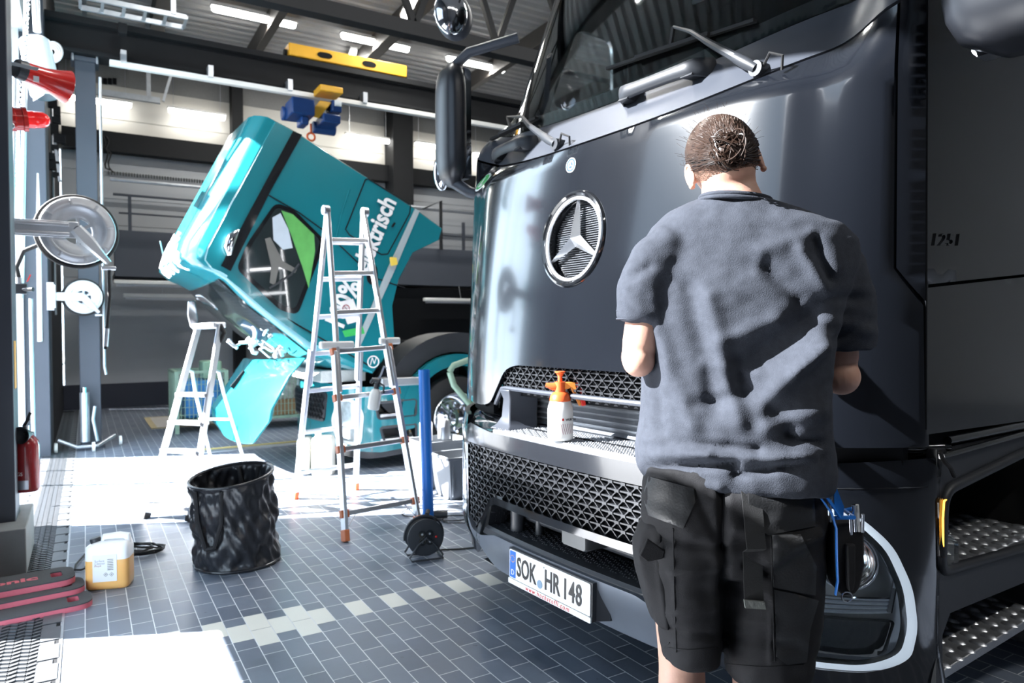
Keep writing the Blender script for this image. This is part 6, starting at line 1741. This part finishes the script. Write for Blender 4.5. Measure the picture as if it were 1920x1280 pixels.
# wheeled jack at the foot of the column
tj = thing('trolley_jack', 'small steel trolley with cylinder and white castors at the column foot', 'trolley', (-.1, 9.3, 0))
mb = MB(); mb.tube([V((-.28, 9.35, .14)), V((-.1, 9.32, .05)), V((.10, 9.32, .05)), V((.28, 9.6, .12))], .02, 8); mb.build('frame', M['steel'], tj)
MB().tube([V((-.02, 9.38, .1)), V((-.02, 9.38, .66))], .05, 14).build('cylinder', M['steel'], tj)
MB().tube([V((-.02, 9.38, .66)), V((-.02, 9.38, .72))], .03, 12).build('piston', M['chrome'], tj)
MB().tube([V((.10, 9.36, .1)), V((.06, 9.36, .35)), V((.08, 9.36, .5))], .018, 8).build('pump_lever', M['steel'], tj)
for x, y in ((-.30, 9.35), (.06, 9.22), (.34, 9.62)):
    MB().tube([V((x-.015, y, .055)), V((x+.015, y, .055))], .055, 20).build('castor', M['white_plastic'], tj)

# ---- hose reels
def hose_reel(c, R, lab, arm_x, m1='steel'):
    t = thing('hose_reel', lab, 'hose reel', tuple(c), group='open hose reels on the left wall')
    ax = V((.10, -1, 0)).normalized(); Mx = Matrix.Translation(c) @ frame(ax, (0,0,1)).to_4x4()
    k = R/.25
    sil = M['reel']; REEL.append(t)
    mb = MB(); mb.lathe([(.10*k,.045),(.12*k,.05),(.165*k,.050),(.175*k,.058),(.215*k,.058),(.225*k,.05),(.245*k,.05),(.25*k,.042),(.245*k,.038),(.16*k,.035),(.10*k,.03)], 56, Mx, caps=False); mb.build('front_flange', sil, t, smooth=40)
    mb = MB(); mb.lathe([(.10*k,-.045),(.245*k,-.05),(.25*k,-.042),(.245*k,-.036),(.10*k,-.03)], 48, Mx, caps=False); mb.build('rear_flange', sil, t, smooth=40)
    for q in range(8):
        an = 2*pi*q/8+.2; MB().loft([[Mx @ (Matrix.Rotation(an, 4, 'Z') @ V((r_, w, z))) for w, z in ((-.010*k, .05), (-.006*k, .066), (.006*k, .066), (.010*k, .05))] for r_ in (.19*k, .232*k)]).build('embossed_rib', sil, t)
    mb = MB()
    for q in range(6): mb.bar(Mx @ V((cos(q*pi/3)*.02, sin(q*pi/3)*.02, .03)), Mx @ V((cos(q*pi/3)*.115*k, sin(q*pi/3)*.115*k, .042)), .022, .008, ax)
    mb.build('spokes', sil, t)
    mb = MB()
    for q in range(5): mb.torus(Mx @ V((0, 0, -.028+.014*q)), ax, .235*k if q in (1, 2, 3) else .228*k, .0085, 48, 6)
    mb.torus(Mx @ V((0, 0, -.02)), ax, .262*k, .016, 48, 8); mb.build('wound_hose', M['rubber'], t)
    MB().lathe([(0, .05),(.03*k,.05),(.032*k,.085),(.018*k,.09),(.016*k,.10),(0,.10)], 24, Mx, caps=False).build('hub', M['chrome'], t)
    L = arm_x
    mb = MB(); mb.bar(Mx @ V((0, 0, .078)), c + V((-L, -.078, 0)), .12*k, .012, ax); mb.bar(c+V((-.05*k,-.087,.035*k)), c + V((-L, -.087, .035*k)), .025*k, .012, ax); mb.bar(c+V((-.05*k,-.087,-.035*k)), c + V((-L, -.087, -.035*k)), .025*k, .012, ax)
    mb.build('bracket_arm', sil, t, bevel=.004)
    e = c + V((.20*k, -.09, -.235*k))
    mb = MB(); R_ = []
    a0 = c + V((0, -.088, 0)); d_ = (e-a0); sd2 = d_.cross(ax).normalized()
    mb.loft([[a0+d_*tt + sd2*w + ax*h for w, h in ((ww, 0), (ww*.6, .02), (-ww*.6, .02), (-ww, 0))] for tt, ww in ((-.05, .045*k), (.3, .05*k), (.8, .028*k), (1.0, .022*k))]); mb.build('guide_arm', sil, t, smooth=40)
    MB().box(tuple(e+V((-.05*k,-.03,-.05*k))), tuple(e+V((.045*k,.05,-.025*k)))).build('roller_guide', sil, t, bevel=.005)
    MB().bar(c+V((-L-.01,-.078,-.17*k)), c+V((-L-.01,-.078,.17*k)), .10, .03, (1,0,0)).build('wall_plate', sil, t, bevel=.003)
    return e
REEL = []
M['reel'] = mat('polished_reel_steel', (.66, .68, .71), .33, .55, var=.12, scale=10)
c1_ = atd(145, 434, 5.05)
e = hose_reel(c1_, .240, 'large polished hose reel with black hose, nearest on the left wall', .43)
hz_ = MB(); hz_.tube([e+V((0,.01,-.03)), e+V((.0,.01,-.25)), e+V((-.02,.01,-.48)), e+V((-.03,.01,-.62))], .013, 10); hs_ = hz_.build('hanging_hose', M['rubber'], REEL[0])
MB().tube([e+V((-.02,.01,-.47)), e+V((-.03,.01,-.60))], .017, 10).build('brass_end', M['steel'], hs_)
hz_ = MB(); a = atd(75, 458, 5.05); b = atd(35, 520, 5.0)
hz_.tube([a, a.lerp(b,.3)+V((-.06,0,.02)), a.lerp(b,.7)+V((-.05,0,-.0)), b], .016, 10); vh = hz_.build('supply_hose', M['rubber'], REEL[0])
MB().cbox((0,0,0), (.10,.06,.075), Matrix.Translation(b-_z*.08)).build('valve_block', M['plastic_black'], vh, bevel=.008)
MB().tube([b+_z*.0, b-_z*.07], .02, 10).build('fitting', M['steel'], vh)
MB().tube([b-_z*.085, b-_z*.085+_r0*.10], .016, 10).build('valve_knob', M['plastic_black'], vh)
MB().tube([b-_z*.03+_r0*.06, b+_z*.02+_r0*.085], .005, 6).build('red_lever', M['red'], vh)
c2_ = atd(156, 557, 7.85)
e2 = hose_reel(c2_, .185, 'smaller looking polished hose reel further back beside the dark column', .26)
MB().box((c2_.x-.335, c2_.y-.12, c2_.z-.15), (c2_.x-.27, c2_.y+.05, c2_.z+.15)).build('reel_holder', M['steel'], REEL[1])

# ---- horn and beacon
hc = atd(70, 143, 4.55)
hn = thing('signal_horn', 'red signal horn with black rear cap on a steel bracket', 'horn', tuple(hc))
hx = (atd(112, 156, 4.74)-atd(42, 130, 4.55)).normalized()
Mx = Matrix.Translation(atd(28, 127, 4.55)) @ frame(hx).to_4x4()
MB().lathe([(0,0),(.055,.0),(.062,.01),(.066,.06),(.0,.06)], 28, Mx, caps=False).build('rear_cap', M['plastic_black'], hn, smooth=30)
MB().lathe([(.064,.06),(.066,.12),(.070,.17),(.086,.24),(.108,.30),(.113,.315),(.108,.318),(.080,.24),(.05,.17),(0,.15)], 36, Mx, caps=False).build('bell', M['red'], hn, smooth=40)
MB().bar(atd(18, 118, 4.45), atd(72, 130, 4.42), .026, .004, hx.cross(_z)).build('bracket', M['steel'], hn, bevel=.002)
MB().cbox((0,0,0), (.03,.004,.035), Matrix.Translation(atd(68, 148, 4.46))).build('label', M['white'], hn)
bcn = thing('warning_beacon', 'red warning beacon with domed red lens below the horn', 'beacon', tuple(atd(45, 223, 4.6)))
Mx = Matrix.Translation(atd(6, 222, 4.6)) @ frame((atd(80, 225, 4.74)-atd(6, 222, 4.6)).normalized()).to_4x4()
MB().lathe([(0,0),(.075,0),(.080,.01),(.080,.06),(.074,.064),(.074,.10),(.080,.104),(.080,.128),(.06,.13),(0,.13)], 32, Mx, caps=False).build('housing', M['red'], bcn, smooth=30)
MB().lathe([(.055,.13),(.056,.17),(.052,.172),(.054,.176),(.052,.22),(.040,.245),(.018,.26),(0,.262)], 28, Mx, caps=False).build('dome', mat('red_lens', (.85, .02, .02), .12, coat=.8, emit=(1,.02,.02), estr=.25), bcn, smooth=50)
MB().torus(atd(21, 236, 4.50), _f0, .016, .006, 16, 8).build('cable_gland', M['steel'], bcn)
mb = MB(); mb.tube([atd(20,192,4.5), atd(15,210,4.47), atd(20,235,4.48)], .004, 6); mb.build('yellow_wire', mat('yellow_green_wire', (.5,.5,.05), .5), bcn)

# ---- fire extinguisher on the column
ec = atd(50, 880, 4.30)
fe = thing('fire_extinguisher', 'dark red fire extinguisher hanging on the grey column at the left edge', 'fire extinguisher', (ec.x, ec.y, ec.z-.16))
z0 = atd(50, 920, 4.30).z
Mx = Matrix.Translation((ec.x, ec.y, z0))
MB().lathe([(0,0),(.060,0),(.068,.008),(.070,.02),(.070,.275),(.064,.305),(.042,.335),(.024,.35),(.022,.365),(0,.365)], 32, Mx, caps=False).build('cylinder', M['red_dark'], fe, smooth=40)
MB().tube([Mx @ V((0,0,.36)), Mx @ V((0,0,.40))], .018, 12).build('valve', M['chrome'], fe)
mb = MB(); mb.bar(Mx @ V((-.01,0,.395)), Mx @ V((0,0,.395))+_r0*.02+_z*.05, .02, .006, _f0); mb.bar(Mx @ V((0,0,.41)), Mx @ V((0,0,.41))+_r0*.03+_z*.07, .018, .005, _f0); mb.build('squeeze_lever', M['plastic_black'], fe)
Fz = frame((-_f0+_r0*-.1)); hh = atd(39, 816, 4.2)
MB().lathe([(.012,-.09),(.02,-.05),(.05,0),(.053,0),(.022,-.06),(.0,-.06)], 24, Matrix.Translation(hh) @ Fz.to_4x4(), caps=False).build('discharge_horn', M['plastic_black'], fe, smooth=40)
MB().tube([Mx @ V((0,0,.385)), Mx @ V((0,0,.385))-_r0*.02-_f0*.04, hh+_f0*.05], .010, 8).build('hose', M['rubber'], fe)
MB().torus(atd(58, 815, 4.27), _f0, .022, .0015, 20, 5).build('pull_ring', M['steel'], fe)
lbm = MB(); rg_ = []
for k in range(8):
    an = radians(-112+k*9); d = _r0*cos(an)+_f0*sin(an); rg_.append(d)
lbm.loft([[V((ec.x, ec.y, z0+zz))+d*.0706 for d in rg_] for zz in (.02, .075)], caps=False, closed=False); lbm.build('label', M['steel'], fe)
LM2 = basis(V((ec.x, ec.y, z0+.215))-_f0*.062+_r0*.036, -_z, (_r0*.85+_f0*.5), )
text_mb('GS', .030, basis(V((ec.x, ec.y, z0+.105))-_f0*.0715-_r0*.012, _r0, _z), .0005).build('lettering', M['white'], fe, smooth=0)
MB().bar(Mx @ V((0,0,.02))-_r0*.075, Mx @ V((0,0,.37))-_r0*.075, .02, .012, _f0).build('wall_bracket', M['plastic_black'], fe)

# ---- pipes, cables, chain and shutter hardware along the left wall
def pipe(px0, py0, px1, py1, D, r, m, lab, cat='pipe', grp='pipes and conduits along the left wall', n=10):
    a, b = atd(px0, py0, D), atd(px1, py1, D)
    return MB().tube([a, b], r, n).build('pipe', M[m], label=lab, cat=cat, group=grp)
pipe(13, -40, 13, 268, 4.75, .028, 'steel', 'thick grey conduit running down past the red horn at the left edge')
pipe(28, 120, 18, 900, 5.4, .012, 'steel', 'thin steel pipe passing behind the wall plate of the large hose reel')
pipe(50, -30, 40, 560, 5.9, .018, 'alu', 'silver ribbed pipe just right of the red beacon body')
pipe(69, 175, 75, 640, 7.6, .024, 'white_plastic', 'pale conduit right of the red horn, down to the large reel')
pipe(96, 180, 104, 590, 8.9, .018, 'steel', 'thin pipe on the dark pier left of the lifting column')
pipe(74, 490, 82, 838, 8.0, .030, 'white_plastic', 'white perforated upright below the large hose reel')
pipe(58, 560, 65, 900, 6.8, .018, 'steel', 'grey guide rail behind the fire extinguisher')
mb = MB(); a = atd(55, -20, 5.6)
for k in range(46):
    c = atd(55-k*.75, -20+k*9.2, 5.55); mb.torus(c, _r0 if k % 2 else _f0, .016, .0045, 10, 5)
mb.build('steel_chain', M['chrome'], label='bright steel pull chain hanging at the left wall past the red beacon', cat='chain')
t = thing('shutter_roll', 'pale round shutter motor housing hanging at the upper left beside the horn', 'motor housing', tuple(atd(83, 110, 6.2)))
mb = MB(); mb.lathe([(.085,-.30),(.12,-.28),(.12,.20),(.10,.22),(.075,.22),(.075,.12),(0,.12)], 28, Matrix.Translation(atd(74, 120, 6.2)) @ frame((_z*.96-_r0*.20)).to_4x4(), caps=False); mb.build('drum', mat('pale_grey_enamel', (.50, .55, .60), .35), t, smooth=40)
mb = MB(); mb.tube([atd(66, -20, 6.2), atd(70, 60, 6.2)], .03, 10); mb.build('rod', M['steel'], t)
for k, r_ in enumerate((.05, .075, .1, .125)): pass
mb = MB()
for r_ in (.04, .06, .08, .10): mb.torus(atd(98, 98, 7.0), _f0, r_, .011, 28, 6)
mb.build('hose_coil', mat('pale_hose', (.35, .36, .37), .5), t)
mb = MB(); mb.loft([[atd(x, y, d) for x, y in ((62,165),(88,165),(82,178),(62,190))] for d in (6.0, 6.6)]); mb.build('bracket_plate', mat('pale_bracket', (.45, .5, .54), .4), t)
mb = MB(); rnd = random.Random(2)
for k in range(10): 
    a = atd(96+rnd.random()*16, 175+k*17, 8.4); mb.cbox((a.x, a.y, a.z), (rnd.uniform(.05,.12), .1, rnd.uniform(.05,.14)))
lm_ = mb.build('lift_mechanism', M['black_steel'], label='dark mechanical lift parts on the pier left of the column', cat='machine')
mb = MB(); mb.bar(atd(100, 240, 8.4), atd(112, 340, 8.4), .06, .03); mb.build('lift_arm', M['steel'], lm_)
mb = MB()
pts = [ony(193+4*sin(k*1.3)+k*.9, 255+k*6+6*sin(k*.9), 14.13) for k in range(12)]; mb.tube(pts, .014, 6); mb.tube([p+V((.05,0,.04*sin(i))) for i, p in enumerate(pts)], .012, 6)
mb.build('hanging_cable', M['rubber'], label='black cables hanging in loops right of the column under the black beam', cat='cable')
mb = MB(); a = ony(205, 318, 14.1); b = ony(380, 328, 14.1)
k = 0
while a.x + k*.045 < b.x+.4: mb.torus(V((a.x+k*.045, 14.37, a.z)), (1,0,0), .028, .010, 8, 4); k += 1
mb.build('spiral_hose', mat('dull_grey_hose', (.16,.17,.17), .6), label='ribbed grey hose running along the far wall left of the teal cab', cat='hose')
# warning sticker on the column's flank
MB().box((-.362, 5.02, 1.02), (-.357, 5.14, 1.30)).build('warning_sticker', mat('sticker_orange', (.65, .33, .05), .5), label='narrow orange warning sticker on the grey column flank', cat='sticker', bevel=.001)

# ---- pressure sprayer on the truck step
sa, sz = .112, .941
sp0 = TP(.02, .045, .904); _q = _z*.82
sx = thing('pressure_sprayer', 'white pressure spray bottle with orange pump head standing on the truck step', 'spray bottle', tuple(sp0))
Mx = Matrix.Translation(sp0) @ Matrix.Diagonal((1,1,.82,1))
MB().lathe([(0,0),(.040,0),(.049,.006),(.0515,.02),(.0515,.145),(.049,.165),(.042,.19),(.040,.195),(0,.195)], 32, Mx, caps=False).build('bottle', M['white_plastic'], sx, smooth=50)
MB().lathe([(.041,.190),(.043,.194),(.040,.215),(.030,.232),(.022,.236),(.022,.285),(0,.285)], 32, Mx, caps=False).build('collar', M['orange'], sx, smooth=40)
hr = _r0
MB().loft([[sp0 + hr*x + _q*z + _f0*y for y in (-.014, .014) for x, z in ()] or [sp0 + hr*x + _q*z + _f0*yy for x, z in ((-.012,.245),(.012,.245),(.040,.255),(.056,.215),(.075,.165),(.085,.172),(.068,.235),(.060,.284),(-.012,.284))] for yy in (-.013, .013)]).build('handle', mat('light_orange_plastic', (.9, .30, .06), .35), sx, bevel=.003, smooth=30)
MB().tube([sp0+_q*.262-hr*.01, sp0+_q*.262-hr*.03, sp0+_q*.268-hr*.05, sp0+_q*.27-hr*.058], [.016,.015,.010,.008], 14).build('nozzle', M['orange'], sx, smooth=40)
MB().lathe([(.009,.28),(.009,.31),(.015,.325),(.021,.330),(.021,.336),(0,.338)], 20, Mx, caps=False).build('pump_knob', M['orange'], sx, smooth=40)
MB().loft([[sp0 + hr*x + _q*z + _f0*yy for x, z in ((.062,.28),(.082,.285),(.104,.17),(.086,.165))] for yy in (-.012, .012)]).build('trigger', mat('red_plastic', (.75, .04, .03), .3), sx, bevel=.003)
mb = MB(); 
def cyl_pt(an, z, r=.0520): d = _r0*cos(an)+_f0*sin(an); return sp0 + d*r + _q*z
for k in range(8):
    a0 = -1.62+k*.17
    mb.add([cyl_pt(a0, .085), cyl_pt(a0+.035, .085), cyl_pt(a0+.235, .035), cyl_pt(a0+.20, .035)], [(0,1,2,3)])
mb.build('label_stripes', mat('wine_red_print', (.28, .02, .05), .5), sx)
mm = basis(cyl_pt(-1.22, .100, .0523), (cyl_pt(-.9, .1)-cyl_pt(-1.3, .1)), _z)
text_mb('WURTH', .0125, mm, .0003, bold=.0003).build('label_lettering', M['ink'], sx, smooth=0)
MB().add([cyl_pt(-1.50, .100), cyl_pt(-1.36, .100), cyl_pt(-1.36, .112), cyl_pt(-1.50, .112)], [(0,1,2,3)]).build('label_mark', M['red'], sx)
